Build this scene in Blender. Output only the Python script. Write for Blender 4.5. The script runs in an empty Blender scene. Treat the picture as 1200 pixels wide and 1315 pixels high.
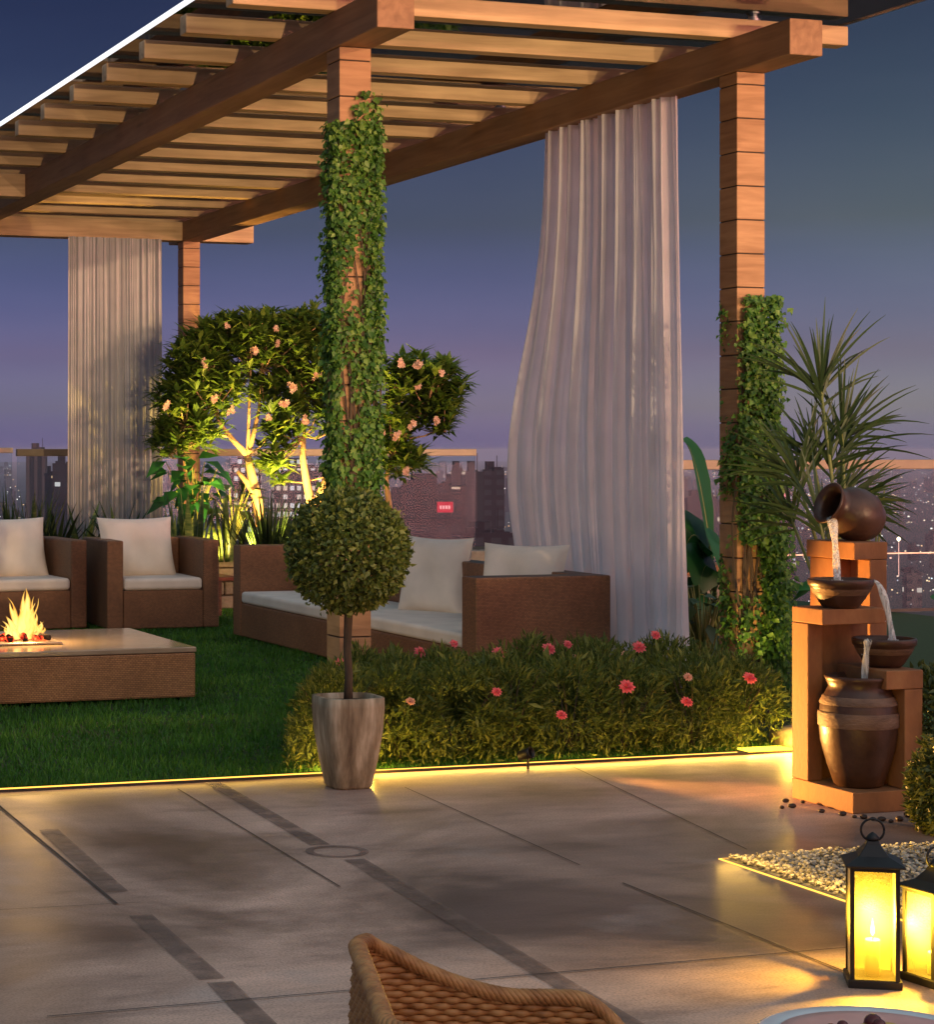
import bpy, math, random
import numpy as np
from mathutils import Vector, Matrix, noise as mnoise
random.seed(7); RNG = np.random.default_rng(7)
C = bpy.context.scene.collection
SC = bpy.context.scene
PI = math.pi

# ------------------------------------------------------------------ camera model
H, PCX, PCY, FPX, VA = 1.45, 220.0, 578.0, 2700.0, -640.0
TH = math.atan((PCX - VA) / FPX)
FWD = (math.sin(TH), math.cos(TH)); RGT = (math.cos(TH), -math.sin(TH))
def _ray(x, y):
    u = (x - PCX) / FPX
    return FWD[0] + u * RGT[0], FWD[1] + u * RGT[1], (PCY - y) / FPX
def atZ(x, y, z=0.0):
    d = _ray(x, y); t = (z - H) / d[2]; return Vector((d[0] * t, d[1] * t, z))
def atY(x, y, Y):
    d = _ray(x, y); t = Y / d[1]; return Vector((d[0] * t, Y, H + d[2] * t))
def atX(x, y, X):
    d = _ray(x, y); t = X / d[0]; return Vector((X, d[1] * t, H + d[2] * t))
def atD(x, y, D):
    d = _ray(x, y); return Vector((d[0] * D, d[1] * D, H + d[2] * D))

# ------------------------------------------------------------------ materials
def newmat(name):
    m = bpy.data.materials.new(name); m.use_nodes = True
    nt = m.node_tree; nt.nodes.clear()
    out = nt.nodes.new('ShaderNodeOutputMaterial')
    return m, nt, out
def N(nt, typ, **kw):
    n = nt.nodes.new(typ)
    for k, v in kw.items():
        if k.startswith('i_'):
            key = k[2:]; key = int(key) if key.isdigit() else key.replace('_', ' ')
            n.inputs[key].default_value = v
        else: setattr(n, k, v)
    return n
def L(nt, a, b): nt.links.new(a, b)
def ramp(nt, stops, src=None, interp='LINEAR'):
    r = nt.nodes.new('ShaderNodeValToRGB'); e = r.color_ramp.elements; r.color_ramp.interpolation = interp
    while len(e) > 1: e.remove(e[0])
    e[0].position = stops[0][0]; e[0].color = (*stops[0][1], 1)
    for p, c in stops[1:]:
        n = e.new(p); n.color = (*c, 1)
    if src is not None: L(nt, src, r.inputs[0])
    return r
def coords(nt, scale=(1, 1, 1), rot=(0, 0, 0), kind='Object'):
    tc = N(nt, 'ShaderNodeTexCoord'); mp = N(nt, 'ShaderNodeMapping')
    mp.inputs['Scale'].default_value = scale; mp.inputs['Rotation'].default_value = rot
    L(nt, tc.outputs[kind], mp.inputs[0]); return mp.outputs[0]
def bump(nt, bs, h, strength=.3, dist=.01):
    b = N(nt, 'ShaderNodeBump'); b.inputs['Strength'].default_value = strength; b.inputs['Distance'].default_value = dist
    L(nt, h, b.inputs['Height']); L(nt, b.outputs[0], bs.inputs['Normal'])

def m_noise(name, stops, scale=4, stretch=(1, 1, 1), rough=.6, rvar=.1, bstr=.2, bdist=.005, detail=6, fine=0, spec=.4):
    m, nt, out = newmat(name)
    bs = N(nt, 'ShaderNodeBsdfPrincipled'); L(nt, bs.outputs[0], out.inputs[0])
    co = coords(nt, stretch)
    nz = N(nt, 'ShaderNodeTexNoise'); nz.inputs['Scale'].default_value = scale; nz.inputs['Detail'].default_value = detail
    nz.inputs['Roughness'].default_value = .62
    L(nt, co, nz.inputs['Vector'])
    r = ramp(nt, stops, nz.outputs[0]); L(nt, r.outputs[0], bs.inputs['Base Color'])
    mr = N(nt, 'ShaderNodeMapRange'); mr.inputs[3].default_value = rough - rvar; mr.inputs[4].default_value = rough + rvar
    L(nt, nz.outputs[0], mr.inputs[0]); L(nt, mr.outputs[0], bs.inputs['Roughness'])
    bs.inputs['Specular IOR Level'].default_value = spec
    h = nz.outputs[0]
    if fine:
        n2 = N(nt, 'ShaderNodeTexNoise'); n2.inputs['Scale'].default_value = fine; n2.inputs['Detail'].default_value = 4
        L(nt, co, n2.inputs['Vector']); h = n2.outputs[0]
    if bstr: bump(nt, bs, h, bstr, bdist)
    return m

def m_wood(name, stretch, base=((.30, .145, .062), (.50, .27, .125))):
    m, nt, out = newmat(name)
    bs = N(nt, 'ShaderNodeBsdfPrincipled'); L(nt, bs.outputs[0], out.inputs[0])
    co = coords(nt, stretch)
    n1 = N(nt, 'ShaderNodeTexNoise'); n1.inputs['Scale'].default_value = 1.0; n1.inputs['Detail'].default_value = 8; n1.inputs['Distortion'].default_value = .6
    L(nt, co, n1.inputs['Vector'])
    co2 = coords(nt, (1, 1, 1)); n2 = N(nt, 'ShaderNodeTexNoise'); n2.inputs['Scale'].default_value = 2.1; n2.inputs['Detail'].default_value = 3
    L(nt, co2, n2.inputs['Vector'])
    mx = N(nt, 'ShaderNodeMath', operation='MULTIPLY_ADD'); L(nt, n2.outputs[0], mx.inputs[0]); mx.inputs[1].default_value = .5; L(nt, n1.outputs[0], mx.inputs[2])
    a, b = base
    mid = tuple((p + q) / 2 for p, q in zip(a, b))
    r = ramp(nt, [(.48, a), (.72, mid), (.95, b)], mx.outputs[0])
    # knots
    v = N(nt, 'ShaderNodeTexVoronoi'); v.inputs['Scale'].default_value = .8; L(nt, coords(nt, tuple(max(.8, s * .25) for s in stretch)), v.inputs['Vector'])
    kr = ramp(nt, [(.0, (.25, .2, .18)), (.09, (1, 1, 1))], v.outputs['Distance'])
    mu = N(nt, 'ShaderNodeMix', data_type='RGBA', blend_type='MULTIPLY'); mu.inputs[0].default_value = .7
    L(nt, r.outputs[0], mu.inputs[6]); L(nt, kr.outputs[0], mu.inputs[7])
    L(nt, mu.outputs[2], bs.inputs['Base Color'])
    bs.inputs['Roughness'].default_value = .62; bs.inputs['Specular IOR Level'].default_value = .3
    bump(nt, bs, n1.outputs[0], .25, .004)
    return m

def m_weave(name, c_dark, c_light, sc=70, rough=.5):
    m, nt, out = newmat(name)
    bs = N(nt, 'ShaderNodeBsdfPrincipled'); L(nt, bs.outputs[0], out.inputs[0])
    tc = N(nt, 'ShaderNodeTexCoord'); sp = N(nt, 'ShaderNodeSeparateXYZ'); L(nt, tc.outputs['Object'], sp.inputs[0])
    ad = N(nt, 'ShaderNodeMath', operation='ADD'); L(nt, sp.outputs[0], ad.inputs[0]); L(nt, sp.outputs[1], ad.inputs[1])
    cb = N(nt, 'ShaderNodeCombineXYZ'); L(nt, ad.outputs[0], cb.inputs[0]); L(nt, sp.outputs[2], cb.inputs[1])
    br = N(nt, 'ShaderNodeTexBrick'); L(nt, cb.outputs[0], br.inputs['Vector'])
    br.inputs['Scale'].default_value = sc; br.inputs['Mortar Size'].default_value = .06; br.inputs['Mortar Smooth'].default_value = .6
    br.inputs['Brick Width'].default_value = .9; br.inputs['Row Height'].default_value = .5; br.offset = .5
    br.inputs['Color1'].default_value = (*c_light, 1); br.inputs['Color2'].default_value = (*[a * .55 + b * .45 for a, b in zip(c_light, c_dark)], 1)
    br.inputs['Mortar'].default_value = (*[a * .5 for a in c_dark], 1)
    nz = N(nt, 'ShaderNodeTexNoise'); nz.inputs['Scale'].default_value = 3; nz.inputs['Detail'].default_value = 5; L(nt, tc.outputs['Object'], nz.inputs['Vector'])
    r = ramp(nt, [(.3, (.7, .66, .62)), (.7, (1, 1, 1))], nz.outputs[0])
    mu = N(nt, 'ShaderNodeMix', data_type='RGBA', blend_type='MULTIPLY'); mu.inputs[0].default_value = 1
    L(nt, br.outputs[0], mu.inputs[6]); L(nt, r.outputs[0], mu.inputs[7]); L(nt, mu.outputs[2], bs.inputs['Base Color'])
    bs.inputs['Roughness'].default_value = rough
    iv = N(nt, 'ShaderNodeMath', operation='SUBTRACT'); iv.inputs[0].default_value = 1; L(nt, br.outputs['Fac'], iv.inputs[1])
    bump(nt, bs, iv.outputs[0], .6, .004)
    return m

def m_leaf(name, stops, trans=.35, rough=.45, spec=.4):
    m, nt, out = newmat(name)
    g = N(nt, 'ShaderNodeNewGeometry'); r = ramp(nt, stops, g.outputs['Random Per Island'])
    bs = N(nt, 'ShaderNodeBsdfPrincipled'); L(nt, r.outputs[0], bs.inputs['Base Color']); bs.inputs['Roughness'].default_value = rough
    bs.inputs['Specular IOR Level'].default_value = spec
    tr = N(nt, 'ShaderNodeBsdfTranslucent')
    hs = N(nt, 'ShaderNodeHueSaturation'); hs.inputs['Value'].default_value = 1.5; hs.inputs['Hue'].default_value = .485; L(nt, r.outputs[0], hs.inputs['Color']); L(nt, hs.outputs[0], tr.inputs[0])
    mx = N(nt, 'ShaderNodeMixShader'); mx.inputs[0].default_value = trans
    L(nt, bs.outputs[0], mx.inputs[1]); L(nt, tr.outputs[0], mx.inputs[2]); L(nt, mx.outputs[0], out.inputs[0])
    return m

def m_fabric(name, col, trans=0, see=0, rough=.9, wsc=420):
    m, nt, out = newmat(name)
    bs = N(nt, 'ShaderNodeBsdfPrincipled'); bs.inputs['Roughness'].default_value = rough; bs.inputs['Specular IOR Level'].default_value = .15
    bs.inputs['Sheen Weight'].default_value = .15
    co = coords(nt); nz = N(nt, 'ShaderNodeTexNoise'); nz.inputs['Scale'].default_value = 5; nz.inputs['Detail'].default_value = 5; L(nt, co, nz.inputs['Vector'])
    r = ramp(nt, [(.3, tuple(c * .82 for c in col)), (.7, col)], nz.outputs[0]); L(nt, r.outputs[0], bs.inputs['Base Color'])
    n2 = N(nt, 'ShaderNodeTexNoise'); n2.inputs['Scale'].default_value = wsc; L(nt, co, n2.inputs['Vector'])
    bump(nt, bs, n2.outputs[0], .15, .002)
    sh = bs.outputs[0]
    if trans:
        tr = N(nt, 'ShaderNodeBsdfTranslucent'); tr.inputs[0].default_value = (*[c * .95 for c in col], 1)
        mx = N(nt, 'ShaderNodeMixShader'); mx.inputs[0].default_value = trans; L(nt, sh, mx.inputs[1]); L(nt, tr.outputs[0], mx.inputs[2]); sh = mx.outputs[0]
    if see:
        tp = N(nt, 'ShaderNodeBsdfTransparent')
        mx = N(nt, 'ShaderNodeMixShader'); mx.inputs[0].default_value = see; L(nt, sh, mx.inputs[1]); L(nt, tp.outputs[0], mx.inputs[2]); sh = mx.outputs[0]
    L(nt, sh, out.inputs[0]); return m

def m_glass(name, tint=(.9, .95, .97), refl=1.45, rough=.02, extra=0.0):
    m, nt, out = newmat(name)
    tp = N(nt, 'ShaderNodeBsdfTransparent'); tp.inputs[0].default_value = (*tint, 1)
    gl = N(nt, 'ShaderNodeBsdfGlossy'); gl.inputs['Roughness'].default_value = rough
    fr = N(nt, 'ShaderNodeFresnel'); fr.inputs[0].default_value = refl
    f = fr.outputs[0]
    if extra:
        a = N(nt, 'ShaderNodeMath', operation='ADD'); a.use_clamp = True; a.inputs[1].default_value = extra; L(nt, f, a.inputs[0]); f = a.outputs[0]
    mx = N(nt, 'ShaderNodeMixShader'); L(nt, f, mx.inputs[0]); L(nt, tp.outputs[0], mx.inputs[1]); L(nt, gl.outputs[0], mx.inputs[2])
    L(nt, mx.outputs[0], out.inputs[0]); return m
def m_emit(name, col, s, sample=True):
    m, nt, out = newmat(name)
    e = N(nt, 'ShaderNodeEmission'); e.inputs[0].default_value = (*col, 1); e.inputs[1].default_value = s; L(nt, e.outputs[0], out.inputs[0])
    if not sample: m.cycles.emission_sampling = 'NONE'
    return m
def m_plain(name, col, rough=.5, metal=0, spec=.5):
    return_m, nt, out = newmat(name)
    bs = N(nt, 'ShaderNodeBsdfPrincipled'); bs.inputs['Roughness'].default_value = rough; bs.inputs['Metallic'].default_value = metal
    bs.inputs['Specular IOR Level'].default_value = spec
    nz = N(nt, 'ShaderNodeTexNoise'); nz.inputs['Scale'].default_value = 14; nz.inputs['Detail'].default_value = 5; L(nt, coords(nt), nz.inputs['Vector'])
    r = ramp(nt, [(.3, tuple(c * .75 for c in col)), (.7, col)], nz.outputs[0]); L(nt, r.outputs[0], bs.inputs['Base Color'])
    L(nt, bs.outputs[0], out.inputs[0]); return return_m

# ------------------------------------------------------------------ object helpers
def link(o): C.objects.link(o); return o
def tag(o, label=None, cat=None, group=None, kind=None):
    if label: o['label'] = label
    if cat: o['category'] = cat
    if group: o['group'] = group
    if kind: o['kind'] = kind
    return o
def thing(name, label, cat, loc=(0, 0, 0), rz=0, group=None):
    o = bpy.data.objects.new(name, None); o.empty_display_size = .1; link(o)
    o.location = loc; o.rotation_euler = (0, 0, rz)
    return tag(o, label, cat, group)
def copy_tree(o, parent=None):
    c = o.copy(); C.objects.link(c)
    if parent: c.parent = parent
    for ch in list(o.children): copy_tree(ch, c)
    return c
class MB:
    def __init__(s): s.v = []; s.f = []
    def add(s, vs, fs):
        o = len(s.v); s.v += [tuple(p) for p in vs]; s.f += [tuple(i + o for i in f) for f in fs]; return s
    def box(s, x0, x1, y0, y1, z0, z1, rot=None, piv=None):
        vs = [(x0, y0, z0), (x1, y0, z0), (x1, y1, z0), (x0, y1, z0), (x0, y0, z1), (x1, y0, z1), (x1, y1, z1), (x0, y1, z1)]
        if rot is not None: vs = [tuple(rot @ (Vector(p) - piv) + piv) for p in vs]
        return s.add(vs, [(0, 3, 2, 1), (4, 5, 6, 7), (0, 1, 5, 4), (1, 2, 6, 5), (2, 3, 7, 6), (3, 0, 4, 7)])
    def tube(s, path, rad, n=8, cap=True):
        path = [Vector(p) for p in path]
        if not hasattr(rad, '__len__'): rad = [rad] * len(path)
        vs = []; fs = []; prev = None
        for i, p in enumerate(path):
            t = (path[min(i + 1, len(path) - 1)] - path[max(i - 1, 0)]).normalized()
            if prev is None: a = t.orthogonal().normalized()
            else: a = (prev - t * prev.dot(t)); a = a.normalized() if a.length > 1e-6 else t.orthogonal().normalized()
            prev = a; b = t.cross(a)
            for k in range(n):
                q = 2 * PI * k / n; vs.append(p + (a * math.cos(q) + b * math.sin(q)) * rad[i])
        for i in range(len(path) - 1):
            for k in range(n):
                k2 = (k + 1) % n; fs.append((i * n + k, i * n + k2, (i + 1) * n + k2, (i + 1) * n + k))
        if cap: fs.append(tuple(range(n))[::-1]); fs.append(tuple((len(path) - 1) * n + k for k in range(n)))
        return s.add(vs, fs)
    def lathe(s, prof, n=40, M=None, sq=0.0, capb=True, capt=False):
        vs = []; fs = []
        for r, z in prof:
            for k in range(n):
                q = 2 * PI * k / n; c, d = math.cos(q), math.sin(q)
                rr = r
                if sq: rr = r / ((abs(c) ** sq + abs(d) ** sq) ** (1 / sq))
                p = Vector((rr * c, rr * d, z)); vs.append(M @ p if M else p)
        for i in range(len(prof) - 1):
            for k in range(n):
                k2 = (k + 1) % n; fs.append((i * n + k, i * n + k2, (i + 1) * n + k2, (i + 1) * n + k))
        if capb: fs.append(tuple(range(n))[::-1])
        if capt: fs.append(tuple((len(prof) - 1) * n + k for k in range(n)))
        return s.add(vs, fs)
    def build(s, name, mat, parent=None, smooth=False, bevel=0, world=False, seg=2):
        me = bpy.data.meshes.new(name)
        vs = s.v
        if world and parent is not None:
            lo = parent_loc(parent); vs = [(p[0] - lo[0], p[1] - lo[1], p[2] - lo[2]) for p in vs]
        me.from_pydata([tuple(p) for p in vs], [], s.f); me.update()
        if mat: me.materials.append(mat)
        o = bpy.data.objects.new(name, me); link(o)
        if parent is not None: o.parent = parent
        if smooth: me.polygons.foreach_set('use_smooth', [True] * len(me.polygons))
        if bevel:
            b = o.modifiers.new('bevel', 'BEVEL'); b.width = bevel; b.segments = seg; b.limit_method = 'ANGLE'; b.angle_limit = math.radians(40)
        return o
def parent_loc(p):
    v = Vector((0, 0, 0))
    while p is not None: v += p.location; p = p.parent
    return v
def npmesh(name, V, F, mat, parent=None, smooth=False, world=True):
    V = np.asarray(V, dtype=np.float32).reshape(-1, 3); F = np.asarray(F, dtype=np.int32)
    if world and parent is not None: V = V - np.array(parent_loc(parent), dtype=np.float32)
    k = F.shape[1]; me = bpy.data.meshes.new(name)
    me.vertices.add(len(V)); me.vertices.foreach_set('co', V.ravel())
    me.loops.add(F.size); me.loops.foreach_set('vertex_index', F.ravel())
    me.polygons.add(len(F)); me.polygons.foreach_set('loop_start', np.arange(0, F.size, k, dtype=np.int32))
    try: me.polygons.foreach_set('loop_total', np.full(len(F), k, dtype=np.int32))
    except Exception: pass
    me.update(calc_edges=True); me.validate()
    if smooth: me.polygons.foreach_set('use_smooth', np.ones(len(F), dtype=bool))
    if mat: me.materials.append(mat)
    o = bpy.data.objects.new(name, me); link(o)
    if parent is not None: o.parent = parent
    return o
def unit(v): return v / np.maximum(np.linalg.norm(v, axis=1, keepdims=True), 1e-9)
def rdir(n): return unit(RNG.normal(size=(n, 3)))
def leaf_geo(P, D, Nn, Ln, W, droop=.15, fold=.25, mid=.42):
    P = np.asarray(P, float); D = unit(np.asarray(D, float)); Nn = np.asarray(Nn, float)
    Nn = unit(Nn - D * np.sum(Nn * D, 1, keepdims=True)); S = np.cross(D, Nn)
    n = len(P); Ln = np.broadcast_to(Ln, n).reshape(-1, 1); W = np.broadcast_to(W, n).reshape(-1, 1)
    c = P + D * Ln * mid
    l = c - S * W * .5 + Nn * W * fold; r = c + S * W * .5 + Nn * W * fold
    t = P + D * Ln - Nn * Ln * droop
    V = np.stack([P, l, c, r, t], 1).reshape(-1, 3)
    b = (np.arange(n) * 5)[:, None]
    F = np.concatenate([b + [[0, 3, 2]], b + [[0, 2, 1]], b + [[2, 3, 4]], b + [[1, 2, 4]]], 0).astype(np.int32)
    return V, F
def leaves(name, mat, P, D, Nn, Ln, W, parent=None, **k):
    V, F = leaf_geo(P, D, Nn, Ln, W, **k); return npmesh(name, V, F, mat, parent)
def straps(name, mat, specs, parent=None, nseg=6):
    """specs: list of (base, dir, length, width, droop) - long blades bending under their own weight"""
    V = []; F = []
    for base, d, ln, w, dr in specs:
        base = Vector(base); d = Vector(d).normalized()
        side = d.cross(Vector((0, 0, 1)))
        side = side.normalized() if side.length > .05 else Vector((random.uniform(-1, 1), random.uniform(-1, 1), 0)).normalized()
        o = len(V); p = base.copy(); dd = d.copy(); up = side.cross(d)
        for i in range(nseg + 1):
            t = i / nseg; ww = w * (1 - t ** 2.2) * (0.55 + .9 * min(t * 2.2, 1) * .5) * .5
            V += [p - side * ww + up * ww * .25, p, p + side * ww + up * ww * .25]
            dd = (dd + Vector((0, 0, -dr / nseg))).normalized(); p = p + dd * ln / nseg
        for i in range(nseg):
            a = o + i * 3; F += [(a, a + 1, a + 4, a + 3), (a + 1, a + 2, a + 5, a + 4)]
    return npmesh(name, [tuple(v) for v in V], F, mat, parent, smooth=True)

# ------------------------------------------------------------------ material library
M = {}
M['wood_post'] = m_wood('teak_post', (3, 3, 26), ((.235, .118, .052), (.41, .232, .112)))
M['wood_y'] = m_wood('teak_beam', (22, 1.6, 22), ((.19, .10, .052), (.33, .185, .095)))
M['wood_x'] = m_wood('teak_rafter', (1.6, 22, 22), ((.30, .19, .095), (.55, .37, .20)))
M['dark_gap'] = m_plain('joint_shadow_gap', (.05, .03, .02), .9)
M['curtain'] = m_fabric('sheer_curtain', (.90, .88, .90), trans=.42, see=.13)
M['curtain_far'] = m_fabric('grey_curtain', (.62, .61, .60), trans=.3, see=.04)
M['rattan'] = m_weave('brown_rattan', (.11, .05, .024), (.38, .18, .08), 60)
M['rattan_light'] = m_weave('honey_rattan', (.20, .095, .035), (.58, .30, .12), 46)
M['cushion'] = m_fabric('seat_cushion_fabric', (.86, .79, .68))
M['pillow'] = m_fabric('pillow_fabric', (.92, .86, .74))
M['steel'] = m_plain('brushed_steel', (.6, .6, .6), .3, 1)
M['black_iron'] = m_plain('black_iron', (.022, .02, .02), .5, .4)
M['bark_pale'] = m_noise('pale_bark', [(.3, (.28, .17, .08)), (.7, (.50, .33, .17))], 9, (1, 1, .35), .8, .1, .5, .01, fine=60)
M['bark_dark'] = m_noise('dark_bark', [(.3, (.055, .038, .025)), (.7, (.12, .085, .055))], 20, (1, 1, .25), .9, .05, .6, .008, fine=80)
M['soil'] = m_noise('soil', [(.3, (.03, .02, .012)), (.7, (.09, .06, .035))], 30, rough=.95, rvar=.03, bstr=.8, bdist=.02)
M['leaf_topiary'] = m_leaf('boxwood_leaves', [(0, (.04, .065, .012)), (.5, (.10, .14, .025)), (1, (.21, .24, .055))], .25)
M['leaf_ivy'] = m_leaf('ivy_leaves', [(0, (.035, .10, .014)), (.6, (.09, .215, .028)), (1, (.22, .35, .06))], .35)
M['leaf_hedge'] = m_leaf('hedge_leaves', [(0, (.040, .070, .010)), (.5, (.105, .150, .024)), (1, (.24, .27, .05))], .35, .6)
M['leaf_tree'] = m_leaf('tree_leaves', [(0, (.05, .11, .014)), (.6, (.11, .20, .028)), (1, (.24, .33, .05))], .4)
M['leaf_big'] = m_leaf('broad_leaves', [(0, (.012, .06, .018)), (1, (.03, .17, .04))], .35, .35)
M['leaf_dark'] = m_leaf('dark_leaves', [(0, (.012, .028, .008)), (1, (.035, .07, .018))], .2)
M['leaf_palm'] = m_leaf('palm_leaflets', [(0, (.02, .045, .014)), (1, (.05, .09, .025))], .25, .4)
M['palm_stem'] = m_noise('palm_stem', [(.3, (.10, .13, .03)), (.7, (.26, .26, .07))], 8, (1, 1, .3), .5)
M['leaf_snake'] = m_noise('snake_plant_leaf', [(.35, (.04, .09, .02)), (.55, (.13, .19, .05)), (.7, (.33, .36, .09))], 5, (1, 1, 5), .4, .1, .1)
M['grass'] = m_leaf('grass_blades', [(0, (.028, .105, .010)), (.6, (.065, .21, .020)), (1, (.15, .32, .038))], .3, .5)
gm = M['grass'].node_tree; rp_ = [n for n in gm.nodes if n.type == 'VALTORGB'][0]; gi_ = [n for n in gm.nodes if n.type == 'NEW_GEOMETRY'][0]
gn_ = N(gm, 'ShaderNodeTexNoise'); gn_.inputs['Scale'].default_value = 1.7; gn_.inputs['Detail'].default_value = 5; L(gm, coords(gm), gn_.inputs['Vector'])
ga_ = N(gm, 'ShaderNodeMath', operation='MULTIPLY_ADD'); L(gm, gn_.outputs[0], ga_.inputs[0]); ga_.inputs[1].default_value = 1.8; ga_.inputs[2].default_value = -.9
gb_ = N(gm, 'ShaderNodeMath', operation='MULTIPLY_ADD'); L(gm, gi_.outputs['Random Per Island'], gb_.inputs[0]); gb_.inputs[1].default_value = .8; L(gm, ga_.outputs[0], gb_.inputs[2])
L(gm, gb_.outputs[0], rp_.inputs[0])
M['lawn'] = m_noise('lawn_soil', [(.3, (.012, .03, .008)), (.7, (.025, .055, .012))], 40, rough=.95, rvar=.02)
M['petal_pink'] = m_leaf('pink_petals', [(0, (.62, .07, .09)), (1, (.85, .20, .20))], .3, .6)
M['petal_pale'] = m_leaf('pale_petals', [(0, (.60, .30, .20)), (1, (.75, .45, .30))], .3, .6)
M['petal_orange'] = m_leaf('salmon_petals', [(0, (.55, .33, .22)), (1, (.74, .54, .40))], .3, .6)
M['flower_core'] = m_plain('flower_core', (.55, .25, .06), .8)
M['pot_stone'] = m_noise('weathered_pot', [(.32, (.11, .075, .046)), (.5, (.31, .235, .15)), (.66, (.58, .47, .34))], 15, (1, 1, .14), .8, .1, .5, .006, fine=40)
M['sandstone'] = m_noise('rust_sandstone', [(.3, (.17, .068, .026)), (.55, (.28, .12, .046)), (.75, (.36, .175, .072))], 6, (1, 1, .5), .75, .1, .35, .004, fine=90)
M['clay'] = m_noise('dark_glazed_clay', [(.3, (.034, .015, .010)), (.6, (.075, .034, .02)), (.8, (.14, .068, .04))], 7, (1, 1, 1), .38, .12, .4, .004, fine=35)
M['clay_band'] = m_noise('banded_clay', [(.3, (.10, .055, .035)), (.7, (.20, .12, .08))], 12, (1, 1, 3), .6, .1, .6, .006, fine=45)
M['stone_wall'] = m_noise('rubble_stone', [(.3, (.10, .075, .055)), (.5, (.22, .18, .14)), (.75, (.33, .28, .22))], 5, rough=.85, bstr=.6, bdist=.02, fine=22)
M['pearl'] = m_plain('water_drops', (.85, .87, .86), .1, 0, .8)
M['pebble_dark'] = m_noise('dark_pebble', [(.3, (.02, .012, .012)), (.7, (.06, .032, .028))], 30, rough=.5, bstr=.2)
M['gravel'] = m_leaf('white_gravel', [(0, (.10, .092, .085)), (.5, (.26, .24, .21)), (1, (.50, .46, .39))], 0, .85, .2)
M['gravel_bed'] = m_noise('gravel_base', [(.3, (.08, .075, .07)), (.7, (.2, .19, .17))], 60, rough=.9, bstr=.5)
M['rail'] = m_noise('bronze_rail', [(.3, (.22, .17, .10)), (.7, (.33, .26, .15))], 4, rough=.4, rvar=.08, bstr=0)
M['rail_bright'] = m_plain('satin_rail', (.80, .70, .52), .35, .3)
M['glass'] = m_glass('balustrade_glass', (.86, .92, .94), 1.14)
M['roof_glass'] = m_glass('canopy_glass', (.80, .82, .88), 1.5, .01, .10)
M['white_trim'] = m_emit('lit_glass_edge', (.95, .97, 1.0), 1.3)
M['led'] = m_emit('warm_led', (1.0, .50, .07), 2.6)
M['led_soft'] = m_emit('warm_led_diffuse', (1.0, .62, .04), 5.0)
M['wicker'] = m_noise('wicker_strand', [(.3, (.26, .10, .028)), (.5, (.42, .18, .055)), (.75, (.56, .28, .10))], 30, (1, 1, 1), .5, .1, .3, .002)
M['table_top'] = m_noise('polished_stone_top', [(.3, (.30, .23, .15)), (.7, (.44, .34, .22))], 3, rough=.14, rvar=.06, bstr=0, spec=.7)
M['tray'] = m_plain('burner_tray', (.42, .34, .27), .35, .6)
M['ember'] = None
M['log'] = m_noise('charred_log', [(.3, (.012, .009, .008)), (.7, (.07, .045, .03))], 20, rough=.9, bstr=.8)
M['red_wood'] = m_wood('red_table_board', (2, 20, 20), ((.28, .08, .04), (.42, .14, .07)))
M['porcelain'] = m_plain('porcelain', (.78, .78, .80), .15, 0, .6)
M['pink_glaze'] = m_noise('pink_dessert', [(.3, (.66, .30, .26)), (.7, (.82, .45, .38))], 12, rough=.35, bstr=.2)
M['berry'] = m_plain('dark_berry', (.12, .015, .015), .25)
M['mango'] = m_plain('mango_slice', (.85, .48, .06), .35)
M['candle'] = m_fabric('candle_wax', (.85, .75, .55), trans=.4)
M['shade_wall'] = m_noise('shade_wall_plaster', [(.3, (.30, .25, .21)), (.7, (.40, .34, .28))], 3, rough=.85)
M['moss'] = m_leaf('bush_leaves', [(0, (.03, .05, .012)), (1, (.11, .14, .03))], .25)

# ember glow
m, nt, out = newmat('glowing_embers')
nz = N(nt, 'ShaderNodeTexNoise'); nz.inputs['Scale'].default_value = 28; L(nt, coords(nt), nz.inputs['Vector'])
r = ramp(nt, [(.42, (.02, .008, .006)), (.55, (1, .06, .02)), (.7, (1, .35, .08))], nz.outputs[0])
e = N(nt, 'ShaderNodeEmission'); e.inputs[1].default_value = 1.6; L(nt, r.outputs[0], e.inputs[0]); L(nt, e.outputs[0], out.inputs[0]); M['ember'] = m
# flame: yellow core to orange-red tips and rims, thinning out at the silhouette
m, nt, out = newmat('flame')
tc = N(nt, 'ShaderNodeTexCoord'); sp = N(nt, 'ShaderNodeSeparateXYZ'); L(nt, tc.outputs['Generated'], sp.inputs[0])
lw = N(nt, 'ShaderNodeLayerWeight'); lw.inputs[0].default_value = .35
nz = N(nt, 'ShaderNodeTexNoise'); nz.inputs['Scale'].default_value = 14; nz.inputs['Detail'].default_value = 4; L(nt, coords(nt, (1, 1, .45)), nz.inputs['Vector'])
a1 = N(nt, 'ShaderNodeMath', operation='MULTIPLY_ADD'); L(nt, nz.outputs[0], a1.inputs[0]); a1.inputs[1].default_value = .9; L(nt, lw.outputs['Facing'], a1.inputs[2])
a2 = N(nt, 'ShaderNodeMath', operation='MULTIPLY_ADD'); L(nt, sp.outputs[2], a2.inputs[0]); a2.inputs[1].default_value = .25; L(nt, a1.outputs[0], a2.inputs[2])
r = ramp(nt, [(.40, (1.0, .72, .22)), (.75, (1.0, .50, .07)), (1.0, (1.0, .17, .02))], a2.outputs[0])
e = N(nt, 'ShaderNodeEmission'); e.inputs[1].default_value = 1.7; L(nt, r.outputs[0], e.inputs[0])
tp = N(nt, 'ShaderNodeBsdfTransparent'); rr = ramp(nt, [(.50, (.12, .12, .12)), (.92, (1, 1, 1))], a2.outputs[0])
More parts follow.
